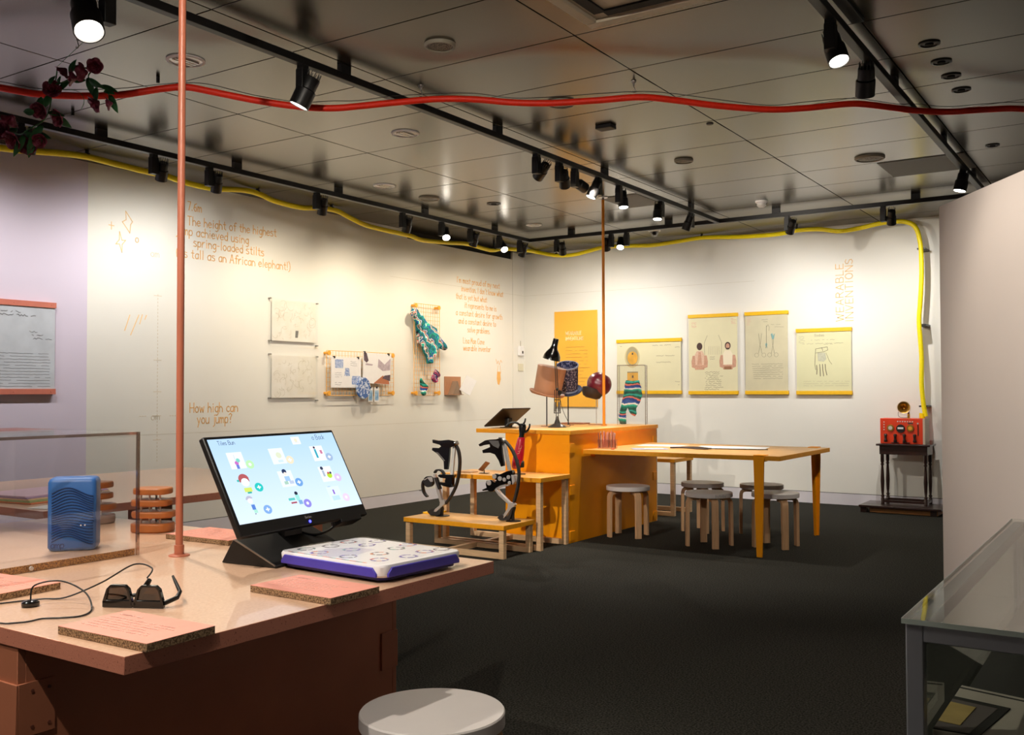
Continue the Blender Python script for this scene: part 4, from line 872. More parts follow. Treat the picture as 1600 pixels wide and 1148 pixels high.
# ================================================================ STOOLS
def stool(x,y,rz,label,group=None):
    t=thing('stool',label,'stool',(x,y,0),rz,group)
    MB().lathe([(.186,.402),(.19,.405),(.19,.436),(.187,.44),(0,.44)],56).build('seat',M['seat'],t,smooth=18)
    MB().lathe([(.12,.396),(.12,.4015),(0,.4015)],30).build('seat_underside',M['birch'],t)
    for k in range(4):
        a=PI/4+k*PI/2; c,s=math.cos(a),math.sin(a)
        path=[(.085,.398-.012),(.135,.398-.012),(.158,.398-.016),(.172,.398-.028),(.1785,.398-.048),(.180,.398-.08),(.181,.2),(.182,0)]
        w_,th=.027,.0125; rings=[]
        for i,(r_,z_) in enumerate(path):
            a0=path[max(i-1,0)];a1=path[min(i+1,len(path)-1)]; tx,tz=a1[0]-a0[0],a1[1]-a0[1]; l=math.hypot(tx,tz); nx,nz=-tz/l,tx/l
            if nz<0 and i<2: nx,nz=-nx,-nz
            P=lambda rr,zz,q:(c*rr-s*q,s*rr+c*rr*0+c*q if False else s*rr+c*q,zz)
            rings.append([P(r_+nx*th,z_+nz*th,-w_),P(r_+nx*th,z_+nz*th,w_),P(r_-nx*th,z_-nz*th,w_),P(r_-nx*th,z_-nz*th,-w_)])
        g=MB(); g.rings([[Vector(v) for v in r] for r in rings]); g.build('leg',M['birch'],t,bevel=.0015,smooth=50)
    return t
stool(-3.87,7.70,R(10),'white-topped birch stool at the left, close against the orange counter')
stool(-3.07,7.58,R(-8),'white-topped birch stool in the middle with grey printing on its rim')
stool(-3.44,8.34,R(-14),'white-topped birch stool behind the middle one, under the table')
stool(-2.60,7.83,R(-3),'white-topped birch stool in front at right, half behind the tapered leg')
stool(-2.93,8.45,R(-18),'white-topped birch stool at the back right under the table')
stool(-1.585,2.02,R(12),'large foreground white stool beside the terracotta table, cut by the frame')
g=MB(); 
for k in range(9): 
    a=R(-46)+k*R(3.2)
    g.box(*[v for v in (0,0)][:0] or (-.004,.004),-.0005,.0006,-.012,.012) if False else None
st_=MB()
for k,(a,z0,z1) in enumerate([(R(-52+3.3*i),.408,.432) for i in range(9)]):
    c,s=math.cos(a),math.sin(a)
    st_.prism([(.1902*c-.003*s,.1902*s+.003*c),(.1902*c+.003*s,.1902*s-.003*c),(.1908*c+.003*s,.1908*s-.003*c),(.1908*c-.003*s,.1908*s+.003*c)],z0+(.004 if k%2 else 0),z1-(.006 if k%3 else 0),'xy')
tag(st_.build('printed_label',mat('grey_label','#a9a6a6',.6),loc=(-3.07,7.58,0),smooth=0),'grey printed marks around the rim of the middle stool seat','label')

# ================================================================ SPRING STILTS, ARM, SMALL STAND
def conv(pts,ox,oy,kx,kz): return [((x-ox)/kx,(oy-y)/kz) for x,y in pts]
def stilt(x,y,label,k,ox,oy,parts):
    t=thing('spring_stilt',label,'jumping stilt',(x,y,.256),R(6))
    kx=162*k; kz=194*k
    for name,m,kind,pts,a,b in parts:
        P=conv(pts,ox,oy,kx,kz)
        if kind=='poly': MB().prism(P,a,b,'xz').build(name,m,t,bevel=.0025,smooth=40)
        elif kind=='tube': MB().tube(catmull([(p[0],a,p[1]) for p in P],6),b,n=10).build(name,m,t,smooth=60)
        elif kind=='flat':
            MB().sweep(catmull([(p[0],a,p[1]) for p in P],6),[(-.017,-b),(.017,-b),(.017,b),(-.017,b)],up=(0,1,0)).build(name,m,t,smooth=60)
        elif kind=='disc':
            g=MB(); 
            for (px_,pz_),r in zip(P,pts_r[name]): g.cyl((px_,a,pz_),(px_,b,pz_),r,n=20)
            g.build(name,m,t,bevel=.002)
    MB().cyl((.0,0,0),(.0,0,.004),.06,n=28).build('base_plate',M['black'],t)
    return t
S,B_,Rb=M['silver'],M['black'],M['rubber']
pts_r={'pivot':[.018,.018,.02,.016,.016,.014]}
stilt(-4.19,6.36,'right-hand black and silver spring stilt on the low bench',7.65,432,1078,[
 ('post',B_,'poly',[(415,905),(440,905),(438,1076),(416,1076)],-.012,.012),
 ('leaf_spring',Rb,'flat',[(340,150),(400,225),(440,300),(475,400),(495,520),(485,650),(465,760),(440,860)],0,.007),
 ('knee_cuff',M['blackg'],'poly',[(75,200),(150,150),(200,140),(270,135),(325,115),(345,160),(330,210),(340,300),(355,400),(358,440),(325,450),(300,380),(258,310),(205,292),(125,300),(118,265),(150,252),(205,225),(200,195),(140,205),(90,222)],-.045,-.018),
 ('knee_pad',M['steel'],'poly',[(190,150),(300,150),(315,200),(300,240),(240,210)],-.047,-.045),
 ('strut',S,'poly',[(318,165),(350,165),(385,360),(410,495),(378,495),(345,330)],-.012,.012),
 ('top_joint',M['steel'],'poly',[(285,110),(330,125),(355,160),(335,190),(290,160)],-.024,.024),
 ('calf_plate',M['blackg'],'poly',[(215,550),(250,535),(290,545),(370,505),(430,488),(440,520),(445,640),(430,655),(370,648),(300,672),(255,700),(225,745),(190,752),(160,735),(110,745),(98,732),(150,705),(140,660),(150,625),(200,612),(240,640),(262,610),(215,590)],-.022,.022),
 ('calf_frame',S,'poly',[(425,540),(455,545),(470,620),(440,655)],-.03,.03),
 ('pivot',S,'disc',[(240,570),(300,590),(180,645),(350,600),(395,570),(405,635)],-.027,.027),
 ('lower_arm',S,'poly',[(225,715),(250,700),(300,760),(400,860),(385,885),(280,790)],-.016,.016),
 ('lower_arm',S,'poly',[(250,700),(300,668),(385,655),(388,672),(310,690),(262,716)],-.016,.016),
 ('ankle',S,'poly',[(385,862),(430,862),(462,880),(450,905),(420,930),(385,985),(345,1045),(300,1058),(290,1040),(335,1010),(380,930)],-.02,.02),
 ('hoof',Rb,'poly',[(272,1045),(295,1020),(325,1000),(340,1020),(330,1048),(370,1040),(405,985),(435,915),(445,920),(425,1010),(405,1062),(300,1072)],-.028,.028)])
pts_r={'pivot':[.045,.02,.016]}
stilt(-4.855,6.32,'left-hand black and silver spring stilt with a bent strap on the low bench',7.65,283,1060,[
 ('post',B_,'poly',[(268,945),(292,945),(290,1060),(270,1060)],-.012,.012),
 ('leaf_spring',Rb,'flat',[(440,200),(470,260),(485,340),(488,430),(475,560),(445,690),(395,800),(345,880),(318,915)],0,.007),
 ('knee_cuff',M['blackg'],'poly',[(197,140),(280,152),(390,138),(440,155),(460,180),(460,210),(400,230),(390,380),(375,495),(335,492),(330,400),(285,330),(240,300),(192,268),(197,238),(275,240),(300,218),(280,200),(200,180)],-.045,-.018),
 ('knee_pad',M['steel'],'poly',[(235,285),(270,295),(350,390),(330,395),(280,335)],-.047,-.045),
 ('top_joint',M['steel'],'poly',[(400,160),(450,150),(465,190),(440,215),(405,200)],-.024,.024),
 ('strut',M['clear'],'poly',[(412,220),(440,220),(425,400),(412,556),(382,556),(398,400)],-.012,.012),
 ('calf_plate',M['blackg'],'poly',[(240,580),(262,560),(430,556),(434,578),(415,590),(412,680),(438,700),(380,712),(300,695),(248,665),(246,650),(330,655),(335,605),(275,600)],-.022,.022),
 ('calf_arch',Rb,'flat',[(195,545),(215,515),(250,508),(285,525),(305,560)],0,.006),
 ('pivot',Rb,'disc',[(125,655),(350,635),(385,655)],-.02,.02),
 ('side_frame',S,'poly',[(75,635),(130,600),(180,600),(190,650),(160,655),(125,612),(90,640)],-.025,-.02),
 ('curved_strap',Rb,'flat',[(75,640),(55,665),(50,720),(62,780),(85,820),(108,838)],0,.006),
 ('lower_arm',S,'poly',[(182,560),(205,560),(240,690),(292,880),(262,895),(225,760)],-.016,.016),
 ('dark_sleeve',Rb,'poly',[(195,600),(222,600),(268,735),(245,745)],-.019,.019),
 ('ankle',S,'poly',[(270,880),(318,860),(328,910),(300,935),(230,1010),(185,1032),(200,985),(262,935)],-.02,.02),
 ('hoof',Rb,'poly',[(120,1015),(160,985),(215,965),(195,1010),(240,1012),(285,965),(278,1040),(240,1056),(160,1056)],-.028,.028)])

t=thing('prosthetic_arm','red prosthetic forearm with a black hand standing on the taller orange bench','prosthetic arm',(-4.43,6.80,.579),R(33.4))
MB().box(-.06,.06,-.045,.045,0,.004).build('base_plate',M['black'],t); MB().cyl((0,0,.004),(0,0,.07),.0075,n=14).build('rod',M['black'],t)
fz=lambda z:(-.012+ (z-.06)*.16)
g=MB(); rs=[]
for z,rx,ry in [(.045,.032,.03),(.06,.043,.038),(.10,.046,.042),(.16,.045,.042),(.22,.040,.038),(.27,.034,.032),(.30,.031,.029),(.305,.026,.025)]:
    rs.append([Vector((fz(z)+rx*math.cos(2*PI*k/24),ry*math.sin(2*PI*k/24),z)) for k in range(24)])
g.rings(rs); g.build('forearm',M['redarm'],t,smooth=50)
g=MB(); g.box(.0,.05,-.03,.03,.055,.11); g.build('elbow_socket',M['rubber'],t,bevel=.01,seg=3)
g=MB(); g.cyl((-.004,-.0445,.115),(-.004,-.040,.115),.011,n=14); g.build('dial',M['black'],t)
g=MB(); 
for k in range(3): g.tube([(-.01+.008*k,-.040,.17+.02*k),(.008+.008*k,-.041,.175+.02*k),(.014+.008*k,-.040,.20+.02*k)],.0022,n=6)
g.build('relief_line',M['pink'],t)
g=MB(); rs=[]
for x,z,rx,ry in [(.026,.30,.024,.022),(.030,.325,.021,.02),(.034,.35,.026,.02),(.036,.385,.032,.018),(.034,.41,.030,.016),(.030,.42,.02,.01)]:
    rs.append([Vector((x+rx*math.cos(2*PI*k/20),ry*math.sin(2*PI*k/20),z)) for k in range(20)])
g.rings(rs); hand=g.build('hand',M['blackg'],t,smooth=60)
def finger(pts,r,name='finger'):
    g=MB(); n=len(pts); g.tube(catmull(pts,5),[r*(1-.35*i/((n-1)*5)) for i in range((n-1)*5+1)],n=10)
    g.sphere(pts[-1],r*.66,n=8); g.build(name,M['blackg'],hand,smooth=60)
for k,(yy,L_) in enumerate([(-.024,.9),(-.008,1.05),(.008,1.0),(.022,.8)]):
    finger([(.02,yy*.6,.40),(-.01,yy,.425),(-.045*L_-.005,yy,.428),(-.072*L_-.01,yy,.415),(-.09*L_-.005,yy,.395)],.0098)
finger([(.05,-.01,.345),(.075,-.02,.36),(.092,-.024,.388),(.096,-.022,.412)],.011,'thumb')
finger([(.04,.004,.41),(.055,0,.435),(.06,0,.458)],.0095)
t=thing('small_display_stand','tiny tilted copper display plate on the taller orange bench','display stand',(-4.72,6.72,.579),R(20))
MB().box(-.04,.04,-.03,.03,0,.003).build('base',M['black'],t); MB().cyl((0,0,.003),(0,0,.032),.004,n=10).build('post',M['black'],t)
o=MB().box(-.048,.048,-.035,.035,-.003,.003).build('plate',mat('bronze_card','#8a6145',.45,var=.05),t); o.location=(0,0,.058); o.rotation_euler=(R(-20),R(-48),0)
sheet('label_card','flat tan card at the left end of the taller orange bench','label',-4.92,6.75,.579,.16,.10,R(8),mat('tan_card','#b98c5a',.6,var=.05),.005)

# ================================================================ THINGS ON THE COUNTER
FZ=.939
t=thing('tablet','black tablet seen from behind on a tilted stand at the left end of the counter','tablet',(-4.91,7.36,FZ),R(-8))
o=MB().box(-.14,.14,-.19,.19,-.007,.007).build('screen_body',mat('dark_brown_metal','#2b211c',.35,var=.05),t,bevel=.006,seg=3); o.location=(.0,.0,.093); o.rotation_euler=(0,R(-35),0)
MB().box(-.01,.035,-.03,.03,0,.085).build('stand_post',M['black'],t,bevel=.006); MB().box(-.05,.06,-.05,.05,0,.006).build('stand_foot',M['black'],t,bevel=.002)
def tophat(name,label,x,y,zb,r0,r1,rb_,h,tilt,m,mb_,band=None,open_=False,rz=0):
    t=thing(name,label,'top hat',(x,y,FZ),rz)
    root=bpy.data.objects.new('x',None)
    bpy.data.objects.remove(root)
    q=Matrix.Translation((0,0,zb))@Matrix.Rotation(tilt[1],4,'Y')@Matrix.Rotation(tilt[0],4,'X')
    g=MB()
    pr=[(r0-.004,0),(r0,.01)]+[(r0+(r1-r0)*(k/6),.01+(h-.01)*k/6) for k in range(1,7)]
    if open_: pr+=[(r1-.006,h),(r1-.01,h-.05),(0,h-.055)]
    else: pr+=[(r1-.004,h+.002),(0,h+.002)]
    g.lathe([(0,.0)]+pr,44); g.xf(q); g.build('crown',m,t,smooth=40)
    g=MB(); rs=[]
    for r_,dz,lift in [(r0-.012,.004,0),(r0+.004,.008,0),((rb_+r0)/2,.006,.004),(rb_,.012,.016),(rb_+.003,.007,.014),(rb_-.002,.0,.008),((rb_+r0)/2,-.004,.0),(r0-.012,-.004,0)]:
        rs.append([Vector((r_*math.cos(2*PI*k/48),r_*math.sin(2*PI*k/48)*.95,dz+lift*abs(math.cos(2*PI*k/48))*1.2)) for k in range(48)])
    g.rings(rs,closed=True); g.xf(q); g.build('brim',mb_,t,smooth=50)
    if band: 
        g=MB(); g.lathe([(r1+.004,h-.012),(r1+.006,h-.006),(r1+.004,h+.003),(r1-.004,h+.003),(r1-.004,h-.01)],44,closed=True); g.xf(q); g.build('rim_band',band,t)
        g=MB(); g.lathe([(r0+.002,.012),(r0+.006,.016),(r0+.005,.03),(r0+.001,.034),(r0-.003,.02)],44,closed=True); g.xf(q); g.build('hat_band',band,t)
    MB().cyl((0,0,.003),(0,0,zb+.04),.0055,n=12).build('stand_rod',M['black'],t); MB().cyl((0,0,0),(0,0,.004),.055,n=24).build('stand_base',mat('brown_board','#a5694a',.5),t)
    return t,q
t,q=tophat('top_hat','copper brown top hat tilted over its stand under the desk lamp',-4.746,7.775,.295,.128,.135,.165,.265,(R(6),R(11)),M['copper'],M['copper'],rz=R(33.4))
g=MB(); g.cyl((.105,-.075,.05),(.118,-.085,.05),.021,n=20); g.xf(q); g.build('eyelet',M['gap'],t)
tophat('top_hat','navy patterned top hat with an open crown behind the brown hat',-4.727,8.14,.325,.095,.103,.135,.275,(R(24),R(-3)),M['navy'],M['navys'],mat('pale_blue_band','#97a3c4',.6),open_=True,rz=R(33.4))
t=thing('desk_lamp','black jointed desk lamp with its shade over the brown top hat','desk lamp',(-4.54,7.62,FZ),R(33.4))
MB().lathe([(.085,0),(.085,.006),(.07,.016),(.03,.035),(.016,.07),(.012,.10),(0,.10)],36).build('base',mat('dark_grey_enamel','#34302c',.3),t)
g=MB()
for dx in (-.028,-.009,.010,.028): g.cyl((dx,0,.10 if abs(dx)<.02 else .13),(dx*.8,0,.34),.0035,n=8)
g.cyl((-.03,0,.13),(.03,0,.13),.004,n=8); g.cyl((-.03,0,.25),(.03,0,.25),.004,n=8); g.build('lower_arm',M['black'],t)
g=MB()
for dx in (-.02,.02): g.cyl((dx,-.008,.14),(dx,-.008,.23),.007,n=10)
g.build('spring',M['steel'],t)
g=MB(); g.cyl((-.008,0,.34),(-.022,0,.62),.004,n=8); g.cyl((.008,0,.34),(-.008,0,.62),.004,n=8); g.build('upper_arm',M['black'],t)
g=MB(); g.sphere((.0,0,.345),.014,n=12); g.sphere((-.018,0,.622),.014,n=12); g.build('joint',M['black'],t)
sh=Matrix.Translation((-.045,0,.645))@Matrix.Rotation(R(13),4,'Y')@Matrix.Rotation(R(8),4,'X')
g=MB(); g.lathe([(0,.165),(.022,.165),(.026,.16),(.028,.10),(.036,.07),(.058,.04),(.076,.008),(.082,-.03),(.079,-.03),(.072,.008),(.052,.038),(.03,.066),(0,.075)],36); g.xf(sh); g.build('shade',M['blackg'],t,smooth=50)
g=MB(); g.sphere((0,0,.0),.03,n=16); g.xf(sh); g.build('bulb',mat('dull_bulb','#b8a9a4',.4),t)
MB().cyl((-.045,.01,.68),(-.02,0,.625),.006,n=8).build('shade_bracket',M['steel'],t)
MB().tube(catmull([(.01,0,.33),(.05,.01,.16),(.10,.02,.05),(.115,.0,.01),(.06,-.03,.005)],6),.0025,n=6).build('cord',M['black'],t)
t=thing('round_hat','round maroon puffed hat with dark lining on a thin stand, right of the top hats','hat',(-4.549,8.40,FZ),R(33.4))
ZC=.375
g=MB(); bm=g.bm; ret=bmesh.ops.create_uvsphere(bm,u_segments=40,v_segments=24,radius=.118)
for v in bm.verts:
    a=math.atan2(v.co.y,v.co.x); k=1+.045*abs(math.sin(a*3.5))*(1-abs(v.co.z/.118)**3); v.co.x*=k; v.co.y*=k; 
    if v.co.z>.09: v.co.z-= (v.co.z-.09)*.8*(1-min(1,math.hypot(v.co.x,v.co.y)/.06))
g.xf(Matrix.Translation((.02,0,ZC+.02))@Matrix.Rotation(R(28),4,'Y')); g.build('puffed_crown',M['maroon'],t,smooth=70)
g=MB(); g.lathe([(0,-.075),(.05,-.075),(.085,-.06),(.105,-.02),(.108,.02),(.08,.03),(0,.03)],32); g.xf(Matrix.Translation((-.045,0,ZC-.045))@Matrix.Rotation(R(14),4,'Y')); g.build('lining',mat('dark_umber','#33241f',.6,var=.1),t,smooth=60)
MB().cyl((-.01,0,.004),(-.01,0,.30),.004,n=10).build('stand_rod',M['silver'],t); MB().box(-.085,.085,-.05,.05,0,.005).build('stand_base',mat('brown_board','#a5694a'),t)
# leggings in clear box
t=thing('acrylic_cover','tall clear acrylic cover standing at the right end of the counter','display cover',(-4.255,8.57,FZ),R(20))
bx,by,bz=.135,.085,.575
for nme,b_ in [('front_pane',(-bx,bx,-by,-by+.004,0,bz)),('back_pane',(-bx,bx,by-.004,by,0,bz)),('side_pane',(-bx,-bx+.004,-by+.004,by-.004,0,bz)),('side_pane',(bx-.004,bx,-by+.004,by-.004,0,bz)),('top_pane',(-bx,bx,-by,by,bz,bz+.004))]:
    MB().box(*b_).build(nme,M['glass'],t,smooth=0)
for sx in (-1,1):
    for sy in (-1,1): MB().box(sx*bx-.003,sx*bx+.003,sy*by-.003,sy*by+.003,0,bz).build('polished_edge',M['gedge'],t,smooth=0)
for sy in (-1,1): MB().box(-bx,bx,sy*by-.002,sy*by+.002,bz,bz+.005).build('polished_edge',M['gedge'],t,smooth=0)
L0=[(2.2,8.7),(4.6,8.3),(7.2,8.7),(7.9,6.2),(8.3,3.2),(7.4,.4),(5.9,-1.6),(6.4,-3.3),(5.5,-4.4),(4.2,-3.7),(3.8,-2.6),(2.8,-1.2),(2.2,-3.2),(2.5,-7.2),(.1,-7.2),(-.3,-5.0),(.9,1.2),(1.9,4.2)]
g=MB(); pts=[((a-4.2)*.0265,(b)*.027+.20) for a,b in L0]
g.prism(pts,-.02,.02,'xz'); bm=g.bm; bmesh.ops.triangulate(bm,faces=bm.faces[:]); bmesh.ops.subdivide_edges(bm,edges=bm.edges[:],cuts=2,use_grid_fill=True)
for v in bm.verts: v.co.y*=(1+.5*math.sin(v.co.x*50+v.co.z*30)); v.co.x+=.003*math.sin(v.co.z*90)
o=g.build('striped_leggings',stripem,smooth=60,loc=(-4.265,8.56,FZ),rot=(0,0,R(33.4))); s=o.modifiers.new('sub','SUBSURF'); s.levels=s.render_levels=1
tag(o,'bunched turquoise striped leggings standing inside the clear cover','leggings')
o.location.z=FZ+.005-min(v.co.z for v in o.data.vertices)+.0
sheet('label_board','thin brown label board behind the desk lamp on the counter','board',-4.86,8.5,FZ,.26,.16,R(5),mat('brown_board','#a5694a'),.012)

# ================================================================ RADIO TABLE
t=thing('platform','low dark wood platform under the turned-leg side table','platform',(-2.2,10.68,0))
MB().box(-.40,.40,-.20,.30,.055,.078).build('board',M['dbrown'],t,bevel=.003); MB().box(-.30,.36,-.15,.28,.004,.055).build('plinth',mat('golden_brown_wood','#8a5a22',.5,var=.15,vscale=10),t)
for sx in (-.36,.32):
    MB().box(sx-.03,sx+.03,-.16,-.10,0,.054).build('foot',M['dbrown'],t)
t=thing('side_table','dark turned-leg side table carrying the red box','side table',(-2.19,10.80,.079))
hh=.63
MB().box(-.265,.265,-.17,.17,hh-.02,hh).build('tabletop',M['dbrown'],t,bevel=.004)
MB().box(-.235,.235,-.145,.145,hh-.11,hh-.02).build('apron',M['dbrown'],t,bevel=.002)
for sx in (-1,1):
    for sy in (-1,1):
        g=MB(); g.lathe([(.018,0),(.018,.06),(.012,.07),(.019,.085),(.011,.10),(.015,.14),(.020,.24),(.016,.34),(.011,.40),(.018,.415),(.012,.43),(.018,.445),(.018,.52)],16,sx*.212,sy*.122); g.build('leg',M['dbrown'],t,smooth=60)
MB().box(-.22,.22,-.135,-.11,.02,.045).build('stretcher',M['dbrown'],t); MB().box(-.22,.22,.11,.135,.02,.045).build('stretcher',M['dbrown'],t)
for sx in (-1,1): MB().box(sx*.212-.012,sx*.212+.012,-.11,.11,.02,.045).build('stretcher',M['dbrown'],t)
t=thing('radio_box','bright red box covered in dials and levers on the dark side table','radio box',(-2.205,10.80,.71)); 
MB().box(-.215,.205,-.12,.12,0,.265).build('case',M['redbox'],t,bevel=.004)
MB().box(.205,.225,-.12,.12,0,.265).build('side_pane',mat('beige_panel','#c9b7a2',.4),t)
for (x,z,r,m1,m2) in [(-.11,.165,.036,M['brass'],M['steelw']),(-.01,.16,.043,M['black'],M['white']),(.085,.165,.036,M['brass'],mat('amber_dial','#f0a62a',.4))]:
    g=MB(); g.cyl((x,-.133,z),(x,-.12,z),r,n=28); d=g.build('dial',m1,t,bevel=.002)
    g=MB(); 
    if m2==M['white']: g.box(x-.028,x+.028,-.136,-.133,z-.005,z+.014)
    else: g.cyl((x,-.137,z),(x,-.133,z),r*.55,n=24)
    g.build('dial_face',m2,d)
for x in (-.155,-.06,.03,.13):
    g=MB(); g.lathe([(.014,0),(.019,.01),(.012,.03),(.013,.05),(.019,.075),(.012,.085)],14,x,-.150,.02); g.build('handle',M['dbrown'],t,smooth=60)
for x0,x1 in ((-.10,-.03),(.01,.08)):
    g=MB(); g.box(x0,x1,-.15,-.12,.010,.018); g.build('lever',M['black'],t)
for k in range(4): MB().cyl((-.175,-.128,.225-.026*k),(-.175,-.12,.225-.026*k),.006,n=10).build('knob',M['steelw'],t)
for k in range(7): MB().box(-.045+.024*k,-.033+.024*k,-.123,-.12,.228,.238).build('name_tab',M['steelw'],t)
MB().box(.06,.11,-.124,-.12,.21,.222).build('name_tab',M['dgrey'],t)
MB().box(.155,.165,-.125,-.12,.09,.20).build('slot',M['dbrown'],t); MB().cyl((.158,-.128,.215),(.158,-.12,.215),.008,n=10).build('knob',M['steelw'],t)
t=thing('horn','small brass horn pointing forward on top of the red box','horn',(-2.20,10.80,.976))
q=Matrix.Translation((0,-.03,.105))@Matrix.Rotation(R(82),4,'X')@Matrix.Rotation(R(10),4,'Y')
g=MB(); g.lathe([(0,-.10),(.010,-.10),(.012,-.03),(.03,.02),(.062,.055),(.066,.06),(.060,.06),(.028,.018),(.008,-.03),(0,-.03)],30); g.xf(q); g.build('bell',M['brass'],t,smooth=60)
g=MB(); g.lathe([(.061,.06),(.066,.062),(.069,.058),(.063,.052)],30,closed=True); g.xf(q); g.build('rim',mat('cream_rim','#e6d2b8',.4),t)
MB().tube(catmull([(-.055,-.04,.07),(-.05,-.04,.02),(0,-.04,.0035),(.05,-.04,.02),(.055,-.04,.07)],6),.003,n=8).build('yoke',M['steel'],t,smooth=60)
MB().cyl((.04,0,0),(.04,0,.045),.013,n=14).build('yellow_tube',M['yellow'],t); MB().cyl((.04,0,.045),(.02,0,.10),.008,n=10).build('neck',M['dbrown'],t)
tag(MB().cyl((-2.03,10.815,.976),(-2.03,10.815,1.03),.028,n=20).build('hose_collar',M['yellow'],bevel=.003),'yellow collar where the hose enters the red box','collar')

# ================================================================ TERRACOTTA TABLES
TZ=.74
def slab(x0,x1,y0,y1,z0,z1,cx,cy,t,nm='tabletop'):
    o=MB().box(x0-cx,x1-cx,y0-cy,y1-cy,z0,z1).build(nm,[M['pedge'],M['ptop']],t,bevel=.0015); topper(o); return o
t=thing('display_table','large foreground terracotta display table with a lacquered chipboard top','table',(-2.8,1.87,0)); ox,oy=-2.8,1.87
slab(-3.90,-1.73,1.21,2.515,.702,TZ,ox,oy,t)
MB().box(*rb(-2.139,-2.12,1.232,2.49,0,.702)).build('side_panel',M['pbody'],t,bevel=.0015)
MB().box(*rb(-3.85,-2.12,1.213,1.232,0,.702)).build('end_panel',M['pbody'],t,bevel=.0015)
MB().box(*rb(-3.85,-2.12,2.49,2.509,0,.702)).build('end_panel',M['pbody'],t,bevel=.0015)
for z in (.56,.20):
    for f_ in (0,1):
        mb=MB()
        if f_==0: mb.box(*rb(-2.12,-2.114,1.213,1.30,z-.06,z+.06)); mb.box(*rb(-2.21,-2.114,1.207,1.213,z-.06,z+.06)); 
        else: mb.box(*rb(-2.12,-2.114,2.43,2.509,z-.20,z-.08))
        c_=mb.build('corner_cleat',M['pbody'],t,bevel=.001)
        if f_==0:
            sc_=MB()
            for yy in (1.245,1.285):
                for zz in (z-.04,z+.04): sc_.cyl((-2.115-ox,yy-oy,zz),(-2.112-ox,yy-oy,zz),.004,n=10)
            sc_.build('screw',mat('dark_terracotta','#6d3b2b',.5),c_)
t=thing('display_table','second terracotta table against the left wall with a pale lit top','table',(-4.9,3.45,0)); ox,oy=-4.9,3.45
slab(-5.72,-4.125,2.47,4.45,.702,TZ,ox,oy,t)
for (x,y) in ((-4.20,3.02),(-4.20,4.21),(-5.6,3.02),(-5.6,4.21)): MB().box(*rb(x-.02,x+.02,y-.055,y+.055,0,.702)).build('leg',M['pbody'],t,bevel=.002)
MB().box(*rb(-4.175,-4.16,3.08,4.15,.64,.70)).build('apron',M['pbody'],t) if False else None
# coloured sheets on the second table
for i,(z0,c,l,dx) in enumerate([(0,'#e98e63','orange',.03),(.0065,'#a9c08a','green',.02),(.016,'#f0cfa8','cream',.01),(.0225,'#b59ac0','lilac',.0),(.029,'#e7c9da','pink',-.01)]):
    o=MB().box(-.17,.17,-.24,.24,0,.006 if i!=1 else .009).build('felt_sheet',mat('felt_'+l,c,.9,var=.08,vscale=60,bump=.3,bscale=200),loc=(-4.62-.012*i,2.80+.0*i,TZ+.001+z0),rot=(0,0,R(8)),bevel=.001)
    tag(o,['bottom orange felt sheet of the stack on the second terracotta table','green felt sheet second from the bottom of the stack','cream felt sheet in the middle of the stack','lilac felt sheet just under the pink one in the stack','pink speckled felt sheet on top of the stack'][i],'felt sheet')
sheet('paper_sheet','white paper at the near corner of the second table behind the blue speaker','paper',-4.25,2.62,TZ+.001,.16,.22,R(20),M['white'])

def pad(x,y,rz,label,w_=.295,d_=.178,th=.018,z=TZ+.0005,m2='chip',txt=True):
    t=thing('label_block',label,'label block',(x,y,z),rz)
    o=MB().box(-w_/2,w_/2,-d_/2,d_/2,0,th-.001).build('chipboard_core',M[m2],t,bevel=.0006); 
    MB().box(-w_/2,w_/2,-d_/2,d_/2,th-.001,th).build('pink_face',M['pink'],t)
    if txt:
        mb=MB(); random.seed(int(abs(x*1000)))
        F=lambda a,b,d:(a,b,th+d)
        scribble(mb,-w_*.42,-w_*.12,d_*.30,.006,F,.0002,amp=.002,step=.007)
        for k in range(6): scribble(mb,-w_*.42,w_*(.38-random.random()*.15),d_*(.16-.085*k),.003,F,.0002,amp=.0015,step=.006)
        mb.build('printed_text',mat('pale_pink_ink','#efbcae',.6),t,smooth=0)
    return t
pad(-1.868,1.336,R(2),'pink-faced chipboard label block at the near corner, before the dark glasses')
pad(-1.857,1.866,R(-1),'pink-faced chipboard label block in front of the white activity board',)
pad(-2.60,1.43,R(4),'pink label block cut by the left edge of the picture, beside the cable',w_=.28)
pad(-2.83,2.36,R(2),'pink label block behind the terracotta pole, left of the touch screen',w_=.32,d_=.20)

# acrylic case with blue speaker
t=thing('display_case','clear acrylic case on a chipboard base at the left, over the blue speaker','display case',(-3.15,1.62,TZ)); ox,oy=-3.15,1.62
cx0,cx1,cy0,cy1,cz1=-3.50,-2.765,1.15,1.985,.392
o=MB().box(*rb(cx0+.009,cx1-.009,cy0+.009,cy1-.009,.0005,.022)).build('base_board',[M['chipo'],M['ptop']],t,bevel=.0008); topper(o)
for nm_,b_ in [('front_pane',(cx1-.007,cx1,cy0,cy1,0,cz1)),('back_pane',(cx0,cx0+.007,cy0,cy1,0,cz1)),('end_pane',(cx0+.007,cx1-.007,cy1-.007,cy1,0,cz1)),('end_pane',(cx0+.007,cx1-.007,cy0,cy0+.007,0,cz1)),('top_pane',(cx0,cx1,cy0,cy1,cz1,cz1+.007))]:
    MB().box(*rb(*b_)).build(nm_,M['glass'],t,smooth=0)
e=.0085
MB().box(*rb(cx1-.008,cx1+.0008,cy1-.008,cy1+.0008,0,cz1+.0075)).build('polished_edge',M['gedge'],t,smooth=0)
MB().box(*rb(cx1-.008,cx1+.0008,cy0,cy1-.009,cz1-.001,cz1+.0078)).build('polished_edge',M['gedge'],t,smooth=0)
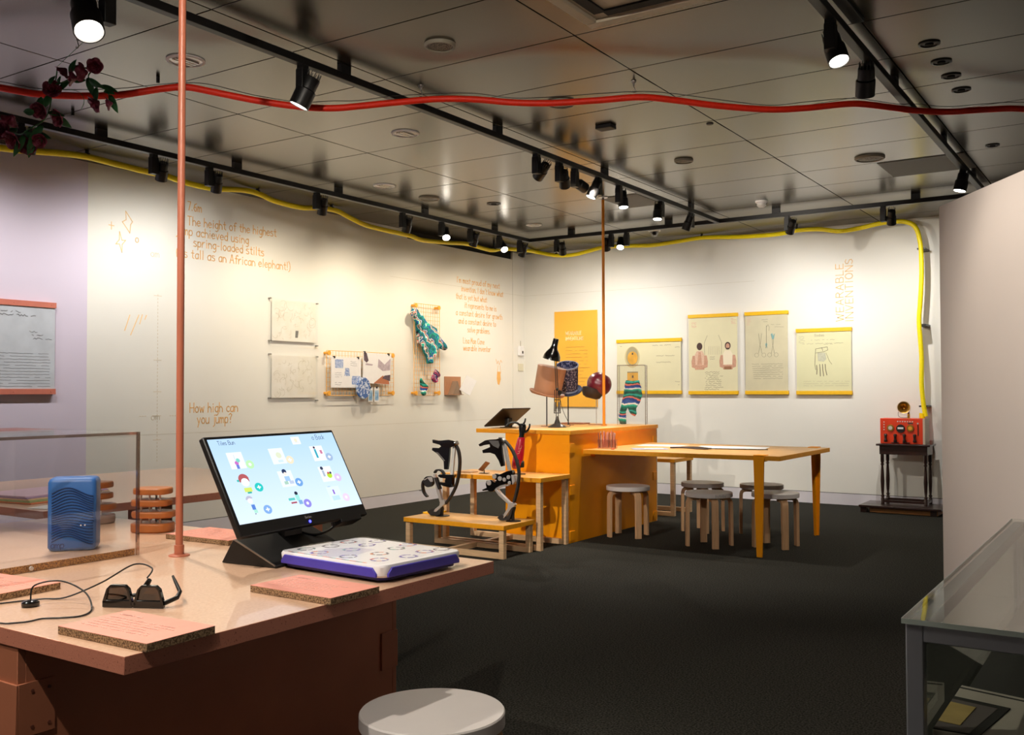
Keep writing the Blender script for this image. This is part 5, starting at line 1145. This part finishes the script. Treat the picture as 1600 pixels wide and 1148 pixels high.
MB().box(*rb(cx0,cx1-.009,cy1-.004,cy1+.0008,cz1+.003,cz1+.0078)).build('polished_edge',M['glass'],t,smooth=0)
for yy in (1.62,): MB().cyl((cx1-ox,yy-oy,.012),(cx1-ox+.006,yy-oy,.012),.007,.006,n=16).build('screw_cap',M['silver'],t,bevel=.001)
t=thing('speaker','blue block-shaped speaker with wavy grooves inside the clear case','speaker',(-2.93,1.862,TZ+.0225),R(48))
W2,D2,HS=.0725,.052,.232
g=MB(); pts=[]
def rrect(w_,d_,r,n=6):
    out=[]
    for sx,sy,a0 in ((1,1,0),(-1,1,90),(-1,-1,180),(1,-1,270)):
        for k in range(n+1):
            a=R(a0+90*k/n); out.append((sx*(w_-r)+r*math.cos(a),sy*(d_-r)+r*math.sin(a)))
    return out
rs=[]
for z,ins in [(0,.010),(.004,.004),(.012,0),(HS-.014,0),(HS-.004,.004),(HS,.011)]:
    rs.append([Vector((a,b,z)) for a,b in rrect(W2-ins,D2-ins,.016)])
g.rings(rs); g.build('shell',M['blue'],t,smooth=50)
g=MB()
for k in range(19):
    z0=.035+.0085*k; pts=[]
    for i in range(25):
        u=i/24; x=-W2+.014+u*(2*W2-.022); pts.append((x,-D2-.0006,z0+.010*math.sin(PI*(1.15-u*1.6))+.004*math.sin(u*5+k*.35)))
    g.tube(pts,.0021,n=6)
g.build('groove_pattern',M['blued'],t,smooth=60)
g=MB(); st_,L=strokes('amp',.020,1.5)
for s_ in st_: ribbon(g,[(-W2+.012+x,.012+z) for x,z in s_],.0022,lambda a,b,d:(a,-D2-d,b))
g.build('embossed_name',M['blued'],t,smooth=0)
g=MB(); 
for x in (.028,.040): g.cyl((x,-D2-.0035,.082),(x,-D2,.082),.0025,n=10)
g.build('indicator',M['white'],t)

def discstack(x,y,rz,label,pale=False):
    t=thing('disc_stack',label,'wooden stack',(x,y,TZ),rz)
    random.seed(int(x*-100)); sh=[(.078,.062,0),(.080,.06,.004),(.074,.058,-.004),(.070,.058,.0)]
    z=0
    for k,(a,b,dx) in enumerate(sh):
        g=MB(); hgt=.034 if k==0 else .024; n=36; pr=[]
        out=[((a*abs(math.cos(q))**.75*math.copysign(1,math.cos(q)))+dx,(b*abs(math.sin(q))**.75*math.copysign(1,math.sin(q)))) for q in [2*PI*i/n for i in range(n)]]
        g.prism(out,z,z+hgt,'xy'); g.build('disc',M['orangewood'] if not(pale and k==0) else mat('reflection_greyed_wood','#a58d80',.6,var=.1),t,bevel=.006,seg=3)  # bottom disc colour carries the grey reflection of the clear case
        if k<3:
            for px_,py_ in ((-.035,-.025),(0,-.03),(.038,-.024),(.0,.03)):
                MB().cyl((px_,py_,z+hgt-.001),(px_,py_,z+hgt+.0205),.0035,n=10).build('peg',M['clear'],t)
        z+=hgt+.020
discstack(-3.19,2.35,R(30),'stack of four round orange-brown wood discs just left of the terracotta pole')
discstack(-3.60,2.375,R(30),'stack of wood discs, the bottom one coloured grey by case reflection, half hidden by the blue speaker',True)

# smart glasses and cable
t=thing('dark_glasses','thick black sunglasses with grey lenses lying on the table','glasses',(-2.10,1.495,TZ+.001),R(27))
def ring2(out,inn,y0,y1,nm,m):
    g=MB(); bm=g.bm; n=len(out)
    V=[[bm.verts.new((a,y,b)) for a,b in L] for L,y in ((out,y0),(inn,y0),(inn,y1),(out,y1))]
    for i in range(4):
        for k in range(n): bm.faces.new([V[i][k],V[i][(k+1)%n],V[(i+1)%4][(k+1)%n],V[(i+1)%4][k]])
    return g.build(nm,m,t,bevel=.0012)
def lensshape(cx,w0,w1,h,off):
    P=[(cx-w0,.012-off),(cx-w0*.98,.020),(cx-w1,h*.8),(cx-w1*.75,h+off),(cx+w1*.75,h+off),(cx+w1,h*.8),(cx+w0*.98,.020),(cx+w0,.012-off)]
    return P
for cx in (-.040,.040):
    out=[(cx-.040,.000),(cx-.040,.014),(cx-.030,.045),(cx-.020,.055),(cx+.018,.055),(cx+.028,.046),(cx+.037,.014),(cx+.037,.000)]
    inn=[(cx-.030,.018),(cx-.030,.022),(cx-.026,.043),(cx-.018,.050),(cx+.016,.050),(cx+.023,.043),(cx+.029,.022),(cx+.029,.018)]
    ring2(out,inn,-.006,.006,'lens_frame',M['blackg'])
    MB().prism(inn,-.001,.001,'xz').build('lens',glass('smoky_lens','#7d6a58',base=.12,edge=.4),t,smooth=0)
MB().box(-.008,.008,-.006,.008,.004,.016).build('bridge',M['blackg'],t,bevel=.002)
MB().prism([(-.035,.016),(-.012,.016),(-.014,.034),(-.03,.036)],.004,.010,'xz').build('projector',mat('dark_prism','#1c1917',.2),t,bevel=.002); MB().prism([(.012,.016),(.055,.016),(.05,.032),(.016,.032)],.004,.010,'xz').build('projector',mat('dark_prism','#1c1917'),t,bevel=.002)
g=MB(); g.tube([(.078,.0,.012),(.096,.03,.020),(.094,.05,.030)],[.006,.006,.005],n=8); g.tube([(.094,.05,.030),(.07,.075,.05),(.058,.085,.062)],[.005,.0045,.003],n=8); g.build('temple',M['black'],t,smooth=50)
g=MB(); g.tube([(-.078,.0,.012),(-.05,.03,.018),(-.01,.045,.022)],[.006,.006,.005],n=8); g.tube([(-.008,.03,.018),(.012,.035,.045),(.024,.03,.062)],[.006,.008,.006],n=8); g.build('temple',M['black'],t,smooth=50)
g=MB(); g.tube(catmull([(-.006,.0,.016),(-.012,-.004,.028),(-.008,-.004,.036)],4),.0015,n=6); g.build('nose_pad',M['black'],t)
t=thing('cable','thin black cable looping from the glasses across the table to a round puck','cable',(-2.3,1.45,TZ))
CP=[(-2.105,1.535,.066),(-2.12,1.56,.085),(-2.18,1.55,.09),(-2.27,1.52,.04),(-2.33,1.46,.006),(-2.37,1.42,.004),(-2.40,1.37,.003),(-2.42,1.30,.003),(-2.40,1.24,.003)]
MB().tube([Vector(v)-Vector((-2.3,1.45,0)) for v in catmull(CP,8)],.0021,n=7).build('cable_run',M['black'],t,smooth=60)
CP=[(-2.33,1.365,.016),(-2.33,1.375,.05),(-2.29,1.42,.058),(-2.22,1.44,.035),(-2.16,1.42,.006),(-2.12,1.37,.003),(-2.14,1.33,.003),(-2.17,1.30,.003),(-2.17,1.265,.003),(-2.19,1.23,.003),(-2.215,1.205,.003),(-2.23,1.19,-.03),(-2.24,1.19,-.10)]
MB().tube([Vector(v)-Vector((-2.3,1.45,0)) for v in catmull(CP,8)],.0021,n=7).build('cable_run',M['black'],t,smooth=60)
MB().lathe([(.016,.0005),(.021,.003),(.021,.010),(.016,.014),(.006,.016),(0,.016)],24,-.03,-.085).build('puck',M['blackg'],t,smooth=50)

# touch screen
t=thing('touch_screen','large black touch screen showing blue picture icons on a wedge stand','touch screen',(-2.30,2.28,TZ),R(5.5))
# local axes: x toward the viewer side of the screen, y along its width
g=MB(); g.prism([(-.145,.001),(.075,.001),(.075,.007),(-.085,.075),(-.098,.075)],-.235,.125,'xz'); g.build('wedge_base',M['black'],t,bevel=.003)
g=MB(); g.prism([(-.098,.074),(-.085,.076),(.073,.010),(.073,.006),(-.088,.072)],-.238,-.234,'xz'); g.build('base_trim',M['steel'],t)
MB().box(-.10,-.055,-.05,.04,.03,.17).build('neck',M['black'],t,bevel=.004)
sw,sh_=.62,.333
scr=bpy.data.objects.new('screen_unit',None)
bpy.data.objects.remove(scr)
mx=Matrix.Translation((.02,-.012,.100))@Matrix.Rotation(R(-28.4),4,'Y')
def SB(x0,x1,y0,y1,z0,z1,nm,m,par=None,bev=0):
    g=MB(); g.box(x0,x1,y0,y1,z0,z1); g.xf(mx); return g.build(nm,m,par or t,bevel=bev)
SB(-.022,0,-sw/2,sw/2,0,sh_,'screen_housing',M['black'],bev=.005)
SB(-.05,-.0,sw/2-.15,sw/2-.04,-.012,.01,'speaker_bump',M['black'],bev=.004)
m_=bpy.data.materials.new('blue_screen_glow'); m_.use_nodes=True; nt=m_.node_tree; nt.nodes.clear(); e_=nt.nodes.new('ShaderNodeEmission'); oo=nt.nodes.new('ShaderNodeOutputMaterial')
tc=nt.nodes.new('ShaderNodeTexCoord'); sx=nt.nodes.new('ShaderNodeSeparateXYZ'); rr=nt.nodes.new('ShaderNodeValToRGB'); mr=nt.nodes.new('ShaderNodeMapRange')
mr.inputs[1].default_value=.10; mr.inputs[2].default_value=.36; nt.links.new(tc.outputs['Object'],sx.inputs[0]); nt.links.new(sx.outputs[2],mr.inputs[0]); nt.links.new(mr.outputs[0],rr.inputs[0]); nt.links.new(rr.outputs[0],e_.inputs[0]); nt.links.new(e_.outputs[0],oo.inputs[0])
rr.color_ramp.elements[0].color=hexc('#dcebfa'); rr.color_ramp.elements[1].color=hexc('#b4d4f4'); e_.inputs[1].default_value=1.0
x0_,x1_=-sw/2+.012,sw/2-.010; z0_,z1_=.040,sh_-.011
g=MB(); g.box(0,.0008,x0_,x1_,z0_,z1_); g.xf(mx); dsp=g.build('display',m_,t,smooth=0)
def UV(u,v): return (x0_+(x1_-x0_)*u, z1_-(z1_-z0_)*v)
def icon(shapes,nm='icon'):
    cols=[]; g=MB()
    for i,(c,pl) in enumerate(shapes):
        cols.append(emit('screen_'+c[1:],c,1.0)); V=[]
        for (u,v) in pl: a,b=UV(u,v); V.append(g.bm.verts.new((.0010+.00012*i,a,b)))
        f=g.bm.faces.new(V); f.material_index=i
    g.xf(mx); o=g.build(nm,cols,dsp,smooth=0); return o
def circ(u,v,r,n=22): return [(u+r*math.cos(2*PI*k/n),v+r*1.78*math.sin(2*PI*k/n)) for k in range(n)]
def rc(u0,v0,u1,v1): return [(u0,v0),(u1,v0),(u1,v1),(u0,v1)]
def plus(u,v,r): return [(u-r*.3,v-r*1.6),(u+r*.3,v-r*1.6),(u+r*.3,v-r*.5),(u+r,v-r*.5),(u+r,v+r*.5),(u+r*.3,v+r*.5),(u+r*.3,v+r*1.6),(u-r*.3,v+r*1.6),(u-r*.3,v+r*.5),(u-r,v+r*.5),(u-r,v-r*.5),(u-r*.3,v-r*.5)]
def ico(u,v,card,fig,bc,mark='plus'):
    S_=[]
    if card: S_.append((card,rc(u-.055,v-.10,u+.055,v+.10)))
    S_+=fig
    icon(S_,'picture_icon'); cu,cv=u+.085,v+.06
    icon([(bc,circ(cu,cv,.030)),('#f2f8ff' if mark!='none' else bc,plus(cu,cv,.014) if mark=='plus' else circ(cu,cv,.012,5))],'round_icon')
ico(.145,.27,'#e6f0fa',[('#c46fc0',circ(.14,.30,.014)),('#7fcfc0',circ(.155,.27,.014)),('#6a7fd0',rc(.13,.32,.15,.37)),('#c4d0e0',rc(.135,.20,.139,.27))],'#b9e6b0','dot')
ico(.46,.26,'#e3eff9',[('#d8dfc4',circ(.47,.25,.022)),('#c9dff0',rc(.45,.31,.49,.34))],'#e6dcc0')
ico(.80,.27,'#eaf2fb',[('#3aa3b8',rc(.775,.21,.792,.33)),('#4a3a52',circ(.783,.19,.009)),('#c87a98',rc(.82,.23,.84,.28))],'#9db4d4')
ico(.145,.55,None,[('#b05a5e',circ(.145,.50,.038,20)[10:]+[(.18,.53),(.11,.53)]),('#eef4fb',circ(.147,.535,.028)),('#cfe06a',rc(.12,.60,.175,.65)),('#35a9a4',rc(.135,.65,.165,.67)),('#3fb8b0',circ(.10,.51,.008))],'#2fc3bd')
ico(.46,.55,'#e2eefb',[('#2e3a5c',circ(.46,.46,.018)),('#eadfd8',circ(.462,.49,.013)),('#9fc2e6',rc(.445,.52,.485,.58)),('#a6c9b8',rc(.43,.58,.46,.62)),('#b8c4dc',rc(.47,.58,.505,.62))],'#6fa0dc')
ico(.80,.55,'#e6f1fb',[('#3a3f55',circ(.775,.47,.013)),('#a8b4c8',rc(.767,.50,.785,.58)),('#b6d93c',circ(.82,.57,.022)),('#c44a5c',circ(.815,.54,.009)),('#30355a',circ(.835,.54,.009))],'#d6bfe4','dot')
ico(.145,.82,None,[('#b5b5cc',circ(.13,.74,.026,20)[10:]),('#e9e4ea',circ(.13,.755,.018)),('#5a82d0',rc(.125,.80,.15,.86)),('#a8e0cf',rc(.13,.86,.155,.90)),('#3d4560',rc(.13,.905,.138,.915))],'#7fa9e2')
ico(.46,.82,None,[('#2b3040',circ(.485,.74,.013)),('#9adfd8',rc(.47,.76,.50,.83)),('#5fc3bc',rc(.41,.79,.46,.82)),('#a8505e',rc(.42,.84,.465,.86)),('#7fa9d8',rc(.48,.83,.51,.88))],'#8f87dd','dot')
ico(.80,.82,'#d9ecfa',[('#8a5ac8',rc(.79,.76,.803,.82)),('#a9c2e0',rc(.76,.71,.785,.72)),('#bcdcf0',rc(.765,.84,.83,.90))],'#e2cdea','dot')
icon([('#e9f1f6',rc(.62,.03,.69,.13)),('#e4dfc6',circ(.655,.075,.014)),('#c8d0cc',rc(.635,.10,.675,.105))],'picture_icon')
g=MB()
for tx,u,v,h in (('Tiles Bun',.06,.075,.014),('X Back',.80,.085,.018)):
    st_,L=strokes(tx,h,1.6); a0,b0=UV(u,v)
    for s_ in st_: ribbon(g,[(a0+x,b0+y) for x,y in s_],.0013,lambda a,b,d:(.0012+d*.2,a,b))
g.xf(mx); g.build('screen_text',emit('screen_ink','#3a4a6c',1),dsp,smooth=0)
g=MB(); st_,L=strokes('Benten',.008,1.5)
for s_ in st_: ribbon(g,[(-.01+x,.024+y) for x,y in s_],.0011,lambda a,b,d:(.0002+d*.2,a,b))
g.xf(mx); g.build('maker_name',M['silver'],t,smooth=0)
g=MB(); g.cyl((.0,.005,.012),(.002,.005,.012),.0045,n=14); g.xf(mx); g.build('power_light',emit('blue_led','#3b3cff',6),t)
MB().tube(catmull([(-.01,.12,.12),(.0,.13,.075),(-.03,.07,.055),(-.08,.02,.075)],8),.0045,n=8).build('power_cord',M['black'],t,smooth=60)

# white activity board
t=thing('activity_board','white and violet activity board covered in small printed rings','activity board',(-1.985,2.228,TZ),R(-4))
w2,d2=.222,.172; hb=.014
g=MB(); rs=[[Vector((a,b,z)) for a,b in rrect(w2-i,d2-i,.03)] for z,i in ((hb,.008),(hb+.006,.002),(hb+.030,.0),(hb+.036,.003))]; g.rings(rs); g.build('board',mat('white_plastic','#efedf0',.4),t,smooth=40)
g=MB(); rs=[[Vector((a,b,z)) for a,b in rrect(w2-.004,d2-.004,.03)] for z in (hb+.0365,hb+.040)]; g.rings(rs); g.build('clear_cover',glass('board_cover',rough=.12,base=.015,edge=.25),t,smooth=40)
for s in (-1,1):
    g=MB(); g.prism([(-w2+.022,hb+.002),(w2-.022,hb+.002),(w2-.022,hb+.012),(w2-.036,hb+.029),(-w2+.036,hb+.029),(-w2+.022,hb+.012)],s*d2-(.004 if s>0 else .004),s*d2+.004,'xz'); g.build('side_bumper',M['purple'],t,bevel=.002)
    g=MB(); g.prism([(-d2+.022,hb+.002),(d2-.022,hb+.002),(d2-.022,hb+.012),(d2-.036,hb+.029),(-d2+.036,hb+.029),(-d2+.022,hb+.012)],s*w2-.004,s*w2+.004,'yz'); g.build('side_bumper',M['purple'],t,bevel=.002)
g=MB(); rs=[[Vector((a,b,z)) for a,b in rrect(w2-.012,d2-.012,.03)] for z in (hb-.008,hb+.001)]; g.rings(rs); g.build('underside',mat('deep_violet','#2c2570',.5),t)
for sx in (-1,1):
    for sy in (-1,1): MB().lathe([(.0,0),(.010,0),(.011,.003),(.008,.012)],16,sx*(w2-.06),sy*(d2-.05)).build('foot',M['silver'],t)
inks=[mat('print_violet','#6b5cae',.6),mat('print_red','#d0705c',.6),mat('print_dark','#5e5560',.6),mat('print_teal','#7fb0a4',.6),mat('print_orange','#df8348',.6)]
k=0; TT=hb+.0362
for (u,v) in [(a_*.92,b_*.82) for a_,b_ in [(-.19,-.12),(-.10,-.145),(.03,-.14),(.15,-.12),(-.17,-.02),(-.06,-.03),(.07,-.03),(.18,-.01),(-.19,.09),(-.09,.08),(.04,.09),(.16,.10),(-.12,.17),(.02,.175),(.17,.18)]]:
    g=MB(); k+=1
    for j in range(9):
        a=R(20+j*38+k*13); r_=.024; s_=.5 if j%3==1 else 1
        ribbon(g,[(u+r_*math.cos(a),v+r_*math.sin(a)),(u+r_*math.cos(a+.42*s_),v+r_*math.sin(a+.42*s_))],.009*(.6+.4*(j%2)),lambda p,q,d:(p,q,TT+d*.25),mi=(1 if j%3==0 else 0))
    g.build('printed_ring',[inks[(k*2)%4],inks[(k+2)%5]],t,smooth=0)
g=MB()
for i in range(24):
    x=-w2+.04+i*.0138; ribbon(g,[(x,-d2+.012),(x+.011,-d2+.012)],.005,lambda p,q,d:(p,q,TT+d*.25),mi=i%4)
g.build('edge_print',[inks[1],inks[2],inks[3],inks[4]],t,smooth=0)
g=MB(); poly(g,[(-.09,-.13),(-.02,-.17),(.03,-.10),(.0,.02),(-.07,.01),(-.13,-.06)],lambda a,b,d:(a,b,TT+d),0,.0002); g.build('pale_print',mat('pale_lilac_print','#d6d2df',.5),t,smooth=0)

# ================================================================ GLASS TABLE CASE, LOWER RIGHT
GZ=.90; gx0,gx1,gy0,gy1=-.345,.40,1.68,3.13; t=thing('glass_table_case','grey-framed glass display table cut by the lower right corner','display case',(.03,2.4,0)); ox,oy=.03,2.4
f=.027
for (x,y) in ((gx0,gy0),(gx1-f,gy0),(gx0,gy1-f),(gx1-f,gy1-f)): MB().box(*rb(x,x+f,y,y+f,0,GZ-.008)).build('post',M['alu'],t,bevel=.002)
for z in (GZ-.036,.02):
    for y in (gy0,gy1-f): MB().box(*rb(gx0+f,gx1-f,y,y+f,z,z+.028)).build('rail',M['alu'],t,bevel=.002)
    for x in (gx0,gx1-f): MB().box(*rb(x,x+f,gy0+f,gy1-f,z,z+.028)).build('rail',M['alu'],t,bevel=.002)
MB().box(*rb(gx0-.004,gx1+.004,gy0-.004,gy1+.004,GZ-.008,GZ)).build('top_glass',M['gl2'],t,smooth=0)
MB().box(*rb(gx0-.005,gx1+.004,gy0-.0055,gy0-.004,GZ-.008,GZ+.0003)).build('glass_edge',mat('pale_glass_edge','#b9c7be',.3),t,smooth=0)
MB().box(*rb(gx0-.0055,gx0-.004,gy0-.004,gy1+.004,GZ-.008,GZ+.0003)).build('glass_edge',mat('pale_glass_edge','#b9c7be'),t,smooth=0)
MB().box(*rb(gx0+f,gx1-f,gy0+.012,gy0+.018,.05,GZ-.038)).build('front_pane',M['gl2'],t,smooth=0)
MB().box(*rb(gx0+.012,gx0+.018,gy0+f,gy1-f,.05,GZ-.038)).build('side_pane',M['gl2'],t,smooth=0)
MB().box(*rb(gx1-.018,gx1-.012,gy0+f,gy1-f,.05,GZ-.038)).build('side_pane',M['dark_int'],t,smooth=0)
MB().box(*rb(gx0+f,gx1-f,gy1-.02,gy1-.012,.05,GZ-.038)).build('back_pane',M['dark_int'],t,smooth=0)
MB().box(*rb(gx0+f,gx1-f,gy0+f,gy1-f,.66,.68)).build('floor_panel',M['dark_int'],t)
t=thing('mount_board','warm grey mount board with a dark mat inside the glass display table','mount board',(0,1.9,.681)); 
def mp(P): return [(x,y-1.9) for x,y in P]
MB().prism(mp([(-.312,1.715),(.36,1.715),(.36,1.84),(-.312,2.0)]),0,.036,'xy').build('board',M['ivory'],t,bevel=.001)
MB().prism(mp([(-.312,1.978),(.36,1.818),(.36,1.824),(-.312,1.984)]),.036,.037,'xy').build('groove',M['dark_int'],t)
MB().prism(mp([(-.311,1.716),(-.243,1.718),(-.218,1.895),(-.311,1.915)]),.036,.038,'xy').build('dark_mat',M['dark_int'],t)
MB().prism(mp([(-.3105,1.717),(-.258,1.72),(-.236,1.878),(-.3105,1.895)]),.038,.0385,'xy').build('mauve_panel',M['mauve'],t)
tag(MB().prism([(-.31,1.872),(-.268,1.862),(-.276,1.75),(-.31,1.755)],.7200,.7206,'xy').build('torn_paper',mat('aged_yellow_paper','#c8a765',.7,var=.12,vscale=18),smooth=0),'torn yellow paper fragment inside the glass display table','paper')
